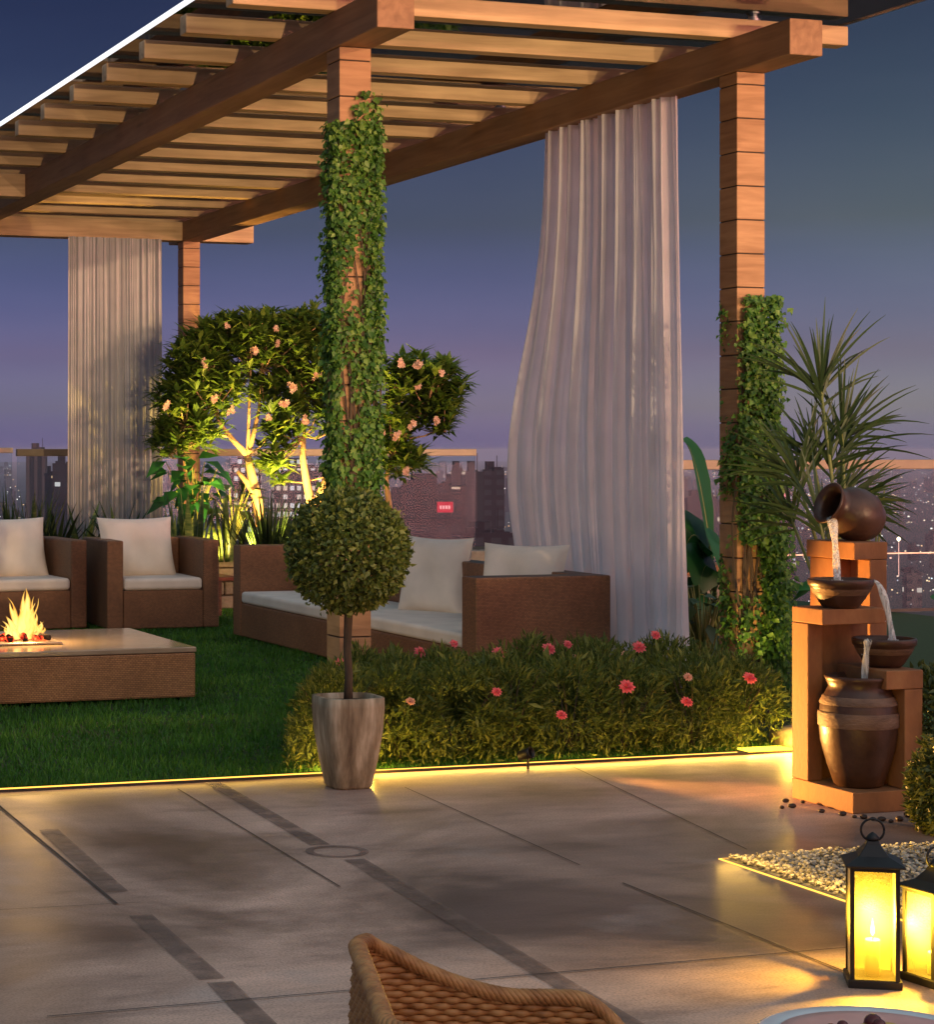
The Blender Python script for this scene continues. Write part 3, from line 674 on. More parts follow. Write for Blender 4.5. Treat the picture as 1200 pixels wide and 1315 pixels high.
def hedge():
    hx0, hx1, hy0, hy1 = 3.40, 5.98, 8.86, 9.88
    t = thing('hedge', 'low feathery green hedge with pink flowers along the lawn edge', 'hedge', (4.65, 9.4, 0))
    mounds = []
    for i in range(8):
        for j in range(3):
            mounds.append((hx0 + .17 + i * (hx1 - hx0 - .34) / 7 + random.uniform(-.05, .05), hy0 + .17 + j * (hy1 - hy0 - .34) / 2 + random.uniform(-.04, .04), random.uniform(.20, .27), random.uniform(.41, .50)))
    P = []; D = []; Nn = []; Ln = []
    for mx_, my_, r, h in mounds:
        n = 3600
        d = rdir(n); d[:, 2] = np.abs(d[:, 2]) * 1.0 - .25 * RNG.random(n)
        d = unit(d)
        rad = RNG.uniform(.72, 1.04, n)[:, None]
        p = np.array([mx_, my_, h * .38]) + d * rad * np.array([r, r, h * .62])
        p[:, 0] = hx1 - (hx1 - p[:, 0]) * (1 - .235 * np.clip((p[:, 1] - hy0) / 1.02, 0, 1))
        lump = np.array([mnoise.noise(Vector(q * 9)) for q in p])
        kp = (p[:, 2] > .01) & (lump > -.20)
        p = p[kp]; d = d[kp]
        P.append(p); D.append(unit(d + RNG.normal(0, .55, p.shape) + np.array([0, 0, .35]))); Nn.append(rdir(len(p))); Ln.append(np.clip(RNG.lognormal(-3.45, .38, len(p)), .012, .085))
        # skirts so the plant reaches the ground
        n2 = 1100; q = np.stack([RNG.uniform(mx_ - r, mx_ + r, n2), RNG.uniform(my_ - r, my_ + r, n2), RNG.uniform(.0, .16, n2)], 1); q[:, 0] = hx1 - (hx1 - q[:, 0]) * (1 - .235 * np.clip((q[:, 1] - hy0) / 1.02, 0, 1))
        P.append(q); D.append(unit(RNG.normal(0, .6, q.shape) + np.array([0, -.2, .7]))); Nn.append(rdir(n2)); Ln.append(RNG.uniform(.022, .055, n2))
    P = np.concatenate(P); D = np.concatenate(D); Nn = np.concatenate(Nn); Ln = np.concatenate(Ln)
    leaves('foliage', M['leaf_hedge'], P, D, Nn, Ln, Ln * .24, t, droop=.15)
    mb = MB()
    for mx_, my_, r, h in mounds:
        mx_ = hx1 - (hx1 - mx_) * (1 - .235 * min(max((my_ - hy0) / 1.02, 0), 1))
        for q in range(5):
            a = random.uniform(0, 6.28); mb.tube([(mx_, my_, 0), (mx_ + math.cos(a) * r * .4, my_ + math.sin(a) * r * .4, h * .5), (mx_ + math.cos(a) * r * .7, my_ + math.sin(a) * r * .7, h * .8)], [.006, .004, .002], 5)
    mb.build('stems', M['bark_dark'], t, world=True)
    return t
hg = hedge()
def bloom(par, c, r, mat, face=(0, -.5, .85)):
    nf = Vector(face).normalized(); q = nf.to_track_quat('Z', 'Y')
    P = []; D = []; Nn = []; Ln = []
    for ring, (cnt, el, ln) in enumerate(((11, .25, 1.0), (9, .55, .85), (7, .95, .6))):
        for k in range(cnt):
            a = 2 * PI * k / cnt + ring * .4 + random.uniform(-.12, .12)
            d = Vector((math.cos(a) * math.cos(el), math.sin(a) * math.cos(el), math.sin(el)))
            P.append(c + q @ (d * .12 * r)); D.append(q @ d); Nn.append(q @ Vector((-math.cos(a) * math.sin(el), -math.sin(a) * math.sin(el), math.cos(el)))); Ln.append(r * ln * random.uniform(.9, 1.1))
    P = np.array(P); D = np.array(D); Nn = np.array(Nn); Ln = np.array(Ln)
    f = leaves('flower', mat, P, D, Nn, Ln, Ln * .55, par, droop=.12, mid=.62, fold=.12)
    mb = MB(); mb.tube([c - nf * .005, c - nf * .05 - Vector((0, 0, .03)), c - Vector((0, 0, .12)) + Vector((0, .04, 0))], .0028, 5)
    s = mb.build('flower_stalk', M['leaf_palm'], None)
    s.parent = f; s.location = -parent_loc(par)
    return f
for x, y, r, pale in ((437, 855, 17, 0), (540, 838, 15, 0), (583, 827, 11, 0), (641, 839, 16, 0), (705, 834, 16, 0), (729, 828, 11, 0), (740, 844, 9, 1), (821, 832, 16, 0), (842, 816, 12, 0), (803, 840, 9, 1),
                      (805, 883, 19, 0), (721, 919, 13, 0), (638, 889, 12, 0), (882, 902, 14, 0), (884, 870, 11, 1), (963, 872, 17, 0), (527, 901, 11, 1)):
    D_ = 10.6 if y < 850 else (10.0 if y < 875 else 9.55)
    c = atD(x, y, D_)
    bloom(hg, c, r * .55 * D_ / FPX * 1.0, M['petal_pale'] if pale else M['petal_pink'], (random.uniform(-.3, .1), -.75 - random.random() * .3, .75))

# potted topiary
PC = Vector((3.475, 8.40, 0))
pot = thing('planter_pot', 'tapered weathered stone pot standing in front of the hedge', 'plant pot', PC)
MB().lathe([(.084, 0), (.090, .012), (.112, .12), (.132, .25), (.138, .35), (.137, .39), (.119, .392), (.115, .36)], 48, sq=4.2).build('vessel', M['pot_stone'], pot, smooth=True)
MB().lathe([(.112, .352), (.1145, .366)], 32, sq=4.2, capt=True).build('soil', M['soil'], pot)
tp_ = thing('topiary_tree', 'clipped round topiary tree growing from the stone pot', 'topiary tree', PC + Vector((0, 0, .366)))
MB().tube([PC + Vector((0, 0, .36)), PC + Vector((.004, .0, .48)), PC + Vector((-.004, 0, .60)), PC + Vector((.002, 0, .74)), PC + Vector((0, 0, .95))], [.021, .017, .017, .019, .02], 12).build('trunk', M['bark_dark'], tp_, world=True, smooth=True)
mb = MB()
for k in range(16):
    a = 2 * PI * k / 16; e_ = random.uniform(-.3, .9); d = Vector((math.cos(a) * math.cos(e_), math.sin(a) * math.cos(e_), math.sin(e_)))
    p0 = PC + Vector((0, 0, .72 + .015 * k)); mb.tube([p0, p0 + d * .1 + Vector((0, 0, .04)), p0 + d * .19 + Vector((0, 0, .06))], [.008, .005, .002], 5)
mb.build('branch', M['bark_dark'], tp_, world=True)
cc = np.array(PC) + np.array([0, 0, 1.015]); n = 9000
d = rdir(n); rad = .258 * (1 - .42 * RNG.random(n) ** 2.2) * (1 + .045 * np.array([mnoise.noise(Vector(q * 5)) for q in d]))
p = cc + d * rad[:, None]
p[::23] = cc + (p[::23] - cc) * RNG.uniform(1.04, 1.13, (len(p[::23]), 1)); ln = RNG.uniform(.016, .038, n)
leaves('crown', M['leaf_topiary'], p, unit(d * .7 + RNG.normal(0, .6, (n, 3))), unit(d + RNG.normal(0, .5, (n, 3))), ln, ln * .62, tp_, droop=.1)

# ivy on the posts
def ivy(label, px, py, pw_, zlo, zhi, n, bias, seed, thick=.075, extra=None):
    t = thing('climbing_ivy', label, 'ivy', (px + pw_ / 2, py, 0))
    P = []; D = []; Nn = []; cnt = 0; tries = 0
    while cnt < n and tries < n * 6:
        tries += 1
        z = random.uniform(zlo, zhi); face = random.random()
        tz = (z - zlo) / (zhi - zlo)
        if face < .46: nn = Vector((0, -1, 0)); s = random.uniform(-.05, pw_ + .05) if seed < 5 else random.uniform(-.02, pw_ + .07); b = Vector((px + s, py, z))
        elif face < .70: nn = Vector((-1, 0, 0)); b = Vector((px, py + random.uniform(-.01, pw_ * .8), z))
        else: nn = Vector((1, 0, 0)); b = Vector((px + pw_, py + random.uniform(-.05, pw_ + .07), z))
        keep = mnoise.noise(Vector((b.x * 7 + seed, b.y * 7, z * 3.2))) * .9 + bias(b.x - px, nn, tz)
        if random.random() > keep: continue
        off = abs(random.gauss(0, .5)) * thick * (.3 if nn.x < 0 and seed > 5 else 1.0 if nn.x > 0 and seed > 5 else 1)
        P.append(tuple(b + nn * (.004 + off) + Vector((0, 0, 0)))); dd = Vector((random.gauss(0, .7), random.gauss(0, .35), -.8)) + nn * .45
        D.append(tuple(dd.normalized())); v = nn + Vector((random.gauss(0, .45), random.gauss(0, .45), random.gauss(.25, .4))); Nn.append(tuple(v)); cnt += 1
    if extra: 
        for b, dd, nn in extra(): P.append(b); D.append(dd); Nn.append(nn)
    P = np.array(P); ln = RNG.uniform(.018, .042, len(P)) * RNG.uniform(.8, 1.15, len(P))
    leaves('foliage', M['leaf_ivy'], P, np.array(D), np.array(Nn), ln, ln * .82, t, droop=.12, mid=.36)
    mb = MB()
    for q in range(9):
        x_ = px + random.uniform(-.02, pw_ + .02); y_ = py - .012; path = []
        z = max(zlo, 0) ; zt = zlo + (zhi - zlo) * random.uniform(.75, 1.0)
        while z < zt:
            path.append((x_ + .04 * math.sin(z * 4 + q), y_ - .008 * random.random(), z)); z += .09
        mb.tube(path, [.006 * (1 - .7 * i / len(path)) + .0015 for i in range(len(path))], 5)
    mb.build('vine_stem', M['bark_dark'], t, world=True); return t
def bias_near(x, nn, t):
    v = .80
    if t > .93: v = .55 if (x > .07 or nn.x > 0) else -.3
    if t > .97 and x < .1: v = .05
    if nn.y < 0 and .0 < x < .13 and t < .62: v = .18 + .25 * t
    if t < .1: v = .5
    return v
ivy('lush ivy climbing the near left pergola post almost to the beam', XL, 10.0, .175, 1.0, 3.30, 9500, bias_near, 3.1, .05)
def bias_right(x, nn, t):
    v = 1.0 if (x > .02 or nn.x > 0) else .55
    if t > .8: v -= .35 if x < .1 else .05
    if t < .4 and nn.y < 0 and x < .13: v = .16
    if nn.x < 0: v = .0 + (.22 if .5 < t < .78 else 0)
    return v
def trail():
    for q in range(900):
        s = random.random(); z = .02 + s * 1.0
        b = (XR + .20 + random.gauss(0, .025) + .03 * s, 9.93 + random.gauss(0, .035) - .12 * (1 - s), z)
        yield b, (random.gauss(0, .6), -.5, -.7), (random.gauss(0, .4), -1, .5)
ivy('bright ivy climbing the right pergola post beside the palm, bare timber above', XR, 10.0, .175, .05, 2.30, 9500, bias_right, 8.4, .085, trail)

# flowering trees in the planter
def rosettes(centres, n, ln0, ln1, wr, up=.35):
    P = []; D = []; Nn = []; Ln = []
    for c, sc in centres:
        ax = Vector((random.gauss(0, .4), random.gauss(0, .4), 1)).normalized()
        for k in range(n):
            a = random.uniform(0, 2 * PI); el = random.uniform(-.35, .95)
            d = Vector((math.cos(a) * math.cos(el), math.sin(a) * math.cos(el), math.sin(el))) + ax * .2
            P.append(tuple(Vector(c) + d * .012)); D.append(tuple(d)); nv = Vector((-math.cos(a) * math.sin(el), -math.sin(a) * math.sin(el), math.cos(el) + .2)); Nn.append(tuple(nv)); Ln.append(random.uniform(ln0, ln1) * sc)
    Ln = np.array(Ln); return np.array(P), np.array(D), np.array(Nn), Ln, Ln * wr
def crownpts(blobs, gap=.0):
    out = []
    for c, r, n in blobs:
        k = 0; n = int(n * 2.3)
        while k < n:
            d = Vector((random.gauss(0, 1), random.gauss(0, 1), random.gauss(0, 1))).normalized() * (random.random() ** .38)
            p = Vector((c[0] + d.x * r[0], c[1] + d.y * r[1], c[2] + d.z * r[2]))
            k += 1
            if mnoise.noise(p * 3.3) < -.42 + gap: continue
            out.append((p, random.uniform(.8, 1.2)))
    return out
def tree(label, base, trunk, blobs, flowers, mat='leaf_tree', ln=(.11, .20), nl=15):
    t = thing('flowering_tree', label, 'tree', base)
    mb = MB()
    for path, r0, r1 in trunk:
        n = len(path); mb.tube(path, [r0 + (r1 - r0) * i / (n - 1) for i in range(n)], 9)
    cps = crownpts(blobs)
    ends = [Vector(p[-1]) for p, _, _ in trunk]
    for c, sc in cps[::3]:
        e_ = min(ends, key=lambda q: (q - c).length); m_ = (e_ + c) / 2 + Vector((0, 0, -.04))
        mb.tube([e_, m_, c], [.010, .007, .004], 5)
    mb.build('trunk', M['bark_pale'], t, world=True, smooth=True)
    P, D, Nn, Ln, Wd = rosettes(cps, nl, ln[0], ln[1], .29)
    leaves('crown', M[mat], P, D, Nn, Ln, Wd, t, droop=.22, fold=.12)
    proto = None
    for fx, fy, fd, fr in flowers:
        c = atD(fx, fy, fd); fr *= .62
        P = []; D = []; Nn = []; Ls = []
        for k in range(9):
            o = Vector((random.gauss(0, .45), random.gauss(0, .45), random.gauss(0, .45))) * fr
            for j in range(5):
                a = 2 * PI * j / 5 + k; d = Vector((math.cos(a), -.35, math.sin(a)))
                P.append(tuple(c + o)); D.append(tuple(d)); Nn.append((0, -1, .3)); Ls.append(fr * .75)
        Ls = np.array(Ls); leaves('flower', M['petal_orange'], np.array(P), np.array(D), np.array(Nn), Ls, Ls * .65, t, mid=.6, fold=.1)
    return t
d1 = 19.6
T = lambda x, y, D=d1: atD(x, y, D)
def blob(x, y, rx, ry, n, D=d1, depth=.38): return (tuple(T(x, y, D)), (rx * D / FPX, depth, ry * D / FPX), n)
tree('left flowering tree with forked uplit trunk, beside the far curtain', T(336, 676), [
    ([T(336, 676), T(330, 640), T(322, 605), T(318, 585)], .055, .035), ([T(332, 645), T(318, 620), T(305, 605)], .04, .02),
    ([T(318, 585), T(300, 566), T(283, 545), T(272, 520)], .030, .014), ([T(318, 585), T(326, 555), T(333, 525), T(335, 470)], .028, .010),
    ([T(296, 560), T(262, 558), T(238, 545)], .016, .007), ([T(318, 585), T(320, 520), T(322, 470)], .018, .008), ([T(283, 545), T(272, 500), T(272, 468)], .012, .006), ([T(270, 556), T(240, 576), T(215, 578)], .010, .005)],
    [blob(262, 465, 50, 34, 44), blob(325, 430, 66, 30, 62), blob(400, 425, 34, 26, 26), blob(280, 440, 44, 24, 26), blob(345, 470, 30, 34, 18), blob(245, 505, 30, 34, 20), blob(300, 505, 34, 26, 10), blob(258, 545, 30, 30, 12), blob(350, 520, 22, 30, 8), blob(375, 440, 45, 32, 34), blob(228, 520, 26, 38, 26), blob(245, 560, 38, 24, 16), blob(300, 480, 40, 26, 12), blob(215, 568, 16, 28, 14)],
    [(262, 466, 19.2, .055), (328, 449, 19.2, .055), (354, 421, 19.3, .05), (213, 520, 19.2, .055), (275, 514, 19.2, .05), (297, 528, 19.2, .05), (356, 442, 19.3, .05), (291, 418, 19.3, .04)])
tree('middle flowering tree with orange-lit trunk seen left of the ivy post', T(398, 690), [
    ([T(398, 690), T(402, 655), T(395, 625), T(389, 590), T(390, 560)], .055, .022), ([T(402, 655), T(412, 632), T(420, 612)], .04, .03),
    ([T(390, 575), T(375, 545), T(365, 530)], .014, .006), ([T(390, 560), T(395, 530), T(398, 500)], .015, .006)],
    [blob(390, 500, 34, 40, 24), blob(365, 545, 24, 24, 12), blob(405, 470, 26, 26, 16), blob(352, 590, 14, 40, 10), blob(375, 455, 36, 30, 18), blob(420, 520, 24, 44, 18)],
    [(376, 496, 19.2, .06), (365, 517, 19.1, .065), (392, 540, 19.1, .06), (345, 536, 19.1, .045), (405, 482, 19.2, .05)])
tree('right flowering tree with pink blossoms seen right of the ivy post', T(498, 690), [
    ([T(498, 700), T(500, 650), T(496, 615), T(505, 580)], .035, .018), ([T(505, 580), T(530, 545), T(548, 520)], .016, .007), ([T(505, 580), T(500, 540), T(498, 510)], .014, .006), ([T(515, 565), T(545, 560), T(570, 548)], .010, .005)],
    [blob(535, 490, 48, 38, 56), blob(560, 530, 34, 34, 32), blob(505, 545, 30, 40, 26), blob(520, 595, 30, 22, 20), blob(575, 495, 18, 26, 12)],
    [(515, 466, 19.2, .055), (538, 468, 19.2, .06), (537, 496, 19.2, .05), (528, 545, 19.1, .055), (508, 560, 19.1, .06), (560, 540, 19.2, .05), (568, 478, 19.2, .05), (520, 605, 19.2, .05), (492, 555, 19.1, .04)])

def broad_plant(label, base, n, spread, hgt, ll, lw, mat='leaf_big', name='broad_leaf_plant', cat='plant', stem=True):
    t = thing(name, label, cat, base); b = Vector(base); P = []; D = []; Nn = []; Ls = []; mb = MB()
    for k in range(n):
        a = random.uniform(0, 2 * PI); q = random.random() ** .7
        tip = b + Vector((math.cos(a) * spread * q, math.sin(a) * spread * q * .6, hgt * random.uniform(.45, 1)))
        mb.tube([b, b.lerp(tip, .5) + Vector((0, 0, hgt * .14)), tip], [.009, .006, .004], 5)
        d = Vector((math.cos(a), math.sin(a) * .8, random.uniform(-.8, .35))); P.append(tuple(tip)); D.append(tuple(d)); Nn.append((math.cos(a) * .4, -.45, .8)); Ls.append(ll * random.uniform(.7, 1.2))
    Ls = np.array(Ls)
    leaves('leaf_canopy', M[mat], np.array(P), np.array(D), np.array(Nn), Ls, Ls * lw, t, droop=.25, fold=.12, mid=.38)
    mb.build('stems', M['palm_stem'], t, world=True); return t
broad_plant('deep green broad-leaved plant under the left tree', T(250, 705), 46, .32, .85, .24, .62)
broad_plant('dark leafy plant filling the bed between the two left trees', T(300, 700), 26, .22, .62, .2, .5, 'leaf_dark')
def spiky(label, base, n, hgt, spread, w, mat, name='snake_plant', lean=.25, droop=.25):
    t = thing(name, label, 'plant', base); b = Vector(base); sp = []
    for k in range(n):
        a = random.uniform(0, 2 * PI); q = random.random()
        o = b + Vector((math.cos(a) * spread * q, math.sin(a) * spread * q * .5, 0))
        d = Vector((math.cos(a) * lean * (q + .2), math.sin(a) * lean * q, 1)); sp.append((o, d, hgt * random.uniform(.6, 1.05), w * random.uniform(.7, 1.2), droop * random.random()))
    straps('leaves', M[mat], sp, t); return t
Tp = lambda x, D=18.9: Vector((atD(x, 600, D).x, atD(x, 600, D).y, .46))
spiky('sunlit striped snake plant between armchair and sofa', Tp(292, 18.6), 14, .62, .12, .085, 'leaf_snake', lean=.2, droop=.1)
spiky('tall striped snake plant behind the armchair nearer to the sofa', Tp(245, 18.6), 20, .66, .20, .075, 'leaf_snake', lean=.2, droop=.1)
spiky('small snake plant left of the broad-leaved plant', Tp(222, 18.6), 10, .58, .08, .05, 'leaf_snake', lean=.2, droop=.1)
spiky('dark spiky grass clump behind the left end of the sofa', Tp(345, 18.7), 150, .70, .30, .022, 'leaf_dark', 'spiky_grass', .7, .8)
spiky('dark spiky grass clump directly behind the topiary ball', Tp(392, 18.7), 120, .48, .28, .024, 'leaf_dark', 'spiky_grass', .8, .8)
spiky('thin green spiky plant at the left picture edge behind the pillow', Tp(12), 46, .72, .26, .03, 'leaf_palm', 'spiky_plant', .5, .3)
spiky('light green spiky plant in front of the grey tower block', Tp(42), 40, .68, .22, .034, 'leaf_snake', 'spiky_plant', .45, .2)
spiky('dark agave between the two armchairs', Tp(72), 24, .60, .08, .07, 'leaf_dark', 'agave', 1.1, .35)
spiky('broad agave in front of the far curtain, left one', Tp(104), 16, .60, .06, .085, 'leaf_snake', 'agave', 1.1, .25)
spiky('broad dark agave in front of the far curtain, right one', Tp(152), 18, .58, .06, .085, 'leaf_dark', 'agave', 1.1, .25)

# plants on the right side
def banana(label, base, leavespec):
    t = thing('banana_plant', label, 'banana plant', base); b = Vector(base); V = []; F = []; mb = MB()
    for tip, w, sag in leavespec:
        tip = Vector(tip); st_ = b + Vector((0, 0, .05)); n = 16; o = len(V)
        ctrl = st_.lerp(tip, .55) + Vector((0, 0, sag))
        pts = [st_ * (1 - q) ** 2 + ctrl * 2 * q * (1 - q) + tip * q * q for q in [i / n for i in range(n + 1)]]
        mb.tube(pts, [.012 * (1 - .8 * i / n) for i in range(n + 1)], 6)
        for i in range(5, n + 1):
            tt = (i - 5) / (n - 5); ww = w * math.sin(PI * min(tt * .93 + .05, 1)) ** .6 * (1 + .08 * random.uniform(-1, 1))
            dr = (pts[min(i + 1, n)] - pts[i - 1]).normalized(); sd_ = dr.cross(Vector((.3, -.6, .75))).normalized(); nn = sd_.cross(dr)
            V += [pts[i] - sd_ * ww + nn * ww * .25, pts[i] + nn * .003, pts[i] + sd_ * ww + nn * ww * .25]
        for i in range(n - 5):
            a = o + i * 3; F += [(a, a + 1, a + 4, a + 3), (a + 1, a + 2, a + 5, a + 4)]
    npmesh('leaf_blades', [tuple(v) for v in V], F, M['leaf_big'], t, smooth=True)
    mb.build('stalks', M['palm_stem'], t, world=True, smooth=True); return t
b0 = Vector((7.86, 12.4, 0)); DB = 14.1
banana('green banana plant between near curtain and right ivy post', b0, [(atD(878, 566, DB), .13, .62), (atD(872, 740, DB), .20, 1.0), (atD(898, 760, DB - .2), .19, .7), (atD(930, 740, DB - .3), .16, .8), (atD(880, 820, DB - .3), .15, .7), (atD(985, 640, DB + .3), .12, .6), (atD(985, 760, DB), .15, .8), (atD(1008, 800, DB - .5), .14, .7)])
broad_plant('dark leafy shrub behind the hedge, right of the near curtain', (7.15, 11.5, 0), 70, .34, .62, .16, .5, 'leaf_dark', 'shrub', 'shrub')
broad_plant('green leafy plant between right ivy post and fountain', (6.95, 9.75, .0), 40, .22, .72, .17, .5, 'leaf_big')
b1 = Vector((6.55, 7.9, 0)); DB2 = 9.4
banana('dark banana plant at the right picture edge behind the fountain', b1, [(atD(1196, 768, DB2), .045, .35), (atD(1215, 830, DB2), .10, .3), (atD(1190, 900, DB2 - .2), .09, .4), (atD(1235, 780, DB2), .09, .3), (atD(1180, 950, DB2 - .3), .08, .4)])
def bushball(label, c, r, n, mat='moss', ln=(.02, .045)):
    t = thing('bush', label, 'bush', (c[0], c[1], 0)); c = np.array(c); d = rdir(n)
    rad = (.55 + .45 * RNG.random(n) ** .5) * (1 + .22 * np.array([mnoise.noise(Vector(q * 2.5) + Vector(c)) for q in d]))
    p = c + d * rad[:, None] * np.array(r); k = p[:, 2] > 0; p = p[k]; d = d[k]; l_ = RNG.uniform(ln[0], ln[1], len(p))
    leaves('foliage', M[mat], p, unit(d + RNG.normal(0, .7, d.shape)), unit(d + RNG.normal(0, .6, d.shape)), l_, l_ * .4, t)
    mb = MB()
    for q in range(9):
        a = 2 * PI * q / 9; mb.tube([(c[0], c[1], 0), (c[0] + math.cos(a) * r[0] * .4, c[1] + math.sin(a) * r[1] * .4, c[2]), (c[0] + math.cos(a) * r[0] * .7, c[1] + math.sin(a) * r[1] * .7, c[2] + r[2] * .5)], [.008, .005, .002], 5)
    mb.build('stems', M['bark_dark'], t, world=True); return t
bc = atZ(1212, 1085, 0)
bushball('olive green bush at the right picture edge beside the gravel', (bc.x + .19, bc.y + .20, .17), (.15, .16, .20), 5200)
bushball('tall yellow-green bush at the right edge beside the fountain', (bc.x + .55, bc.y + .75, .26), (.17, .2, .30), 5200)

# palm behind the fountain
pb = Vector((6.55, 9.15, 0)); DP = 10.7
palm = thing('palm_plant', 'potted-height fan of feathery palm fronds behind the fountain', 'palm', pb)
palm['label'] = 'feathery palm with thin arching fronds behind the fountain'
stems = MB(); V = []; F = []
for (hx, hy, n_l, sp_, ln_, a0) in (*[(x - 8, y + 14, int(n * 1.6), a, b, c) for x, y, n, a, b, c in ((1062, 478, 22, 1.25, .62, 95), (1090, 535, 22, 1.2, .60, 62), (1030, 590, 20, 1.2, .56, 118), (1085, 612, 20, 1.1, .52, 35), (1050, 560, 16, 1.1, .50, 110), (1105, 628, 14, 1.0, .42, 12), (1020, 640, 14, 1.2, .45, 130), (1060, 650, 16, 1.4, .5, 90), (1075, 575, 16, 1.1, .5, 75))],):
    DD = DP + random.uniform(-.25, .3); hub = atD(hx, hy, DD); mid = pb.lerp(hub, .55) + Vector((random.uniform(-.06, .06), 0, .08))
    mid = Vector((pb.x + (hub.x - pb.x) * .35, pb.y + (hub.y - pb.y) * .4, hub.z * .55))
    stems.tube([pb + Vector((random.uniform(-.04, .04), random.uniform(-.04, .04), 0)), mid, hub], [.016, .011, .007], 7)
    for k in range(n_l):
        a = math.radians(a0) + (k / (n_l - 1) - .5) * 2 * sp_ * .84
        dirv = Vector((RGT[0], RGT[1], 0)) * math.cos(a) + Vector((0, 0, 1)) * math.sin(a) + Vector((FWD[0], FWD[1], 0)) * random.uniform(-.55, .55)
        ll = ln_ * random.uniform(.5, .82); base_ = hub - (hub - mid).normalized() * random.uniform(0, .12); o = len(V); nseg = 7; p = base_.copy(); dd = dirv.normalized()
        side = dd.cross(Vector((FWD[0], FWD[1], .4))).normalized()
        for i in range(nseg + 1):
            t = i / nseg; ww = .0085 * (math.sin(PI * (t * .82 + .16)) ** .7) * (1 - t * .35)
            V += [tuple(p - side * ww), tuple(p + side * ww)]
            dd = (dd + Vector((0, 0, -.68 / nseg * (.2 + t)))).normalized(); p = p + dd * ll / nseg
        for i in range(nseg): b_ = o + i * 2; F.append((b_, b_ + 1, b_ + 3, b_ + 2))
npmesh('fronds', V, F, M['leaf_palm'], palm, smooth=True)
for k in range(10):
    a = random.uniform(0, 6.28); stems.tube([pb + Vector((math.cos(a) * .05, math.sin(a) * .05, 0)), pb + Vector((math.cos(a) * .10, math.sin(a) * .08, .5)), pb + Vector((math.cos(a) * .2, math.sin(a) * .1, 1.0 + random.random() * .3))], [.014, .010, .004], 6)
stems.build('stems', M['palm_stem'], palm, world=True, smooth=True)

# boulders / planter blocks
def rock(label, c, s, seed):
    V = []; F = []; n, mrow = 14, 8
    mb = MB(); mb.lathe([(max(math.sin(PI * i / mrow), .02), -math.cos(PI * i / mrow)) for i in range(mrow + 1)], n, capt=True)
    V = []
    for p in mb.v:
        p = Vector(p); f = 1 + .28 * mnoise.noise(p * 1.4 + Vector((seed, 0, 0))); q = Vector((math.copysign(abs(p.x) ** .7, p.x), math.copysign(abs(p.y) ** .7, p.y), math.copysign(abs(p.z) ** .6, p.z))) * f
        V.append((q.x * s[0], q.y * s[1], q.z * s[2] + s[2] * .75))
    mb.v = V; o = mb.build('boulder', M['stone_wall'], smooth=True); o.location = c; return tag(o, label, 'rock')
rock('brown rough boulder left of the fountain', (atZ(1003, 962).x + .06, atZ(1003, 962).y, 0), (.085, .1, .06), 1.0)
rock('small brown boulder right of the fountain', (atZ(1172, 985).x + .03, atZ(1172, 985).y + .05, 0), (.06, .06, .055), 5.0)
wb = thing('low_wall', 'low brown stone wall seen between near curtain and right ivy post', 'wall', (9, 15.5, 0))
MB().box(8.2, 10.1, 15.2, 15.5, 0, .42).build('wall_body', M['stone_wall'], wb, bevel=.02, world=True)
MB().box(8.15, 10.12, 15.15, 15.55, .42, .50).build('coping', M['sandstone'], wb, bevel=.01, world=True)

# ------------------------------------------------------------------ fountain
FX0, FX1, FY0, FY1 = 5.13, 5.46, 7.15, 7.57
fo = thing('fountain', 'stepped rust-coloured stone fountain of open frames', 'fountain', (5.3, 7.4, 0))
S = M['sandstone']
def blk(name, *b): return MB().box(*b).build(name, S, fo, bevel=.004, world=True)
blk('base', FX0, FX1, FY0, FY1, 0, .085)
# left (rear-left) frame
blk('pillar', FX0, FX0 + .07, FY1 - .115, FY1, .0865, .735)
blk('pillar', FX0 + .072, FX1 - .0, FY1 - .06, FY1 - .001, .0865, .735)
blk('top_slab', FX0, FX1 - .03, FY1 - .215, FY1, .7365, .80)
# right (front-right) frame
blk('pillar', 5.372, FX1 - .002, FY0 + .001, FY0 + .11, .0865, .488)
blk('pillar', 5.40, FX1 - .002, FY0 + .112, FY1 - .062, .0865, .488)
blk('top_slab', 5.285, FX1, FY0, FY0 + .33, .4895, .565)
# tall rear frame
blk('pillar', 5.452, 5.60, FY1 + .14, FY1 + .34, 0, .985)
blk('pillar', 5.515, 5.60, FY1 + .002, FY1 + .138, 0, .985)
blk('top_slab', 5.437, 5.602, FY1 + .001, FY1 + .345, .9865, 1.06)
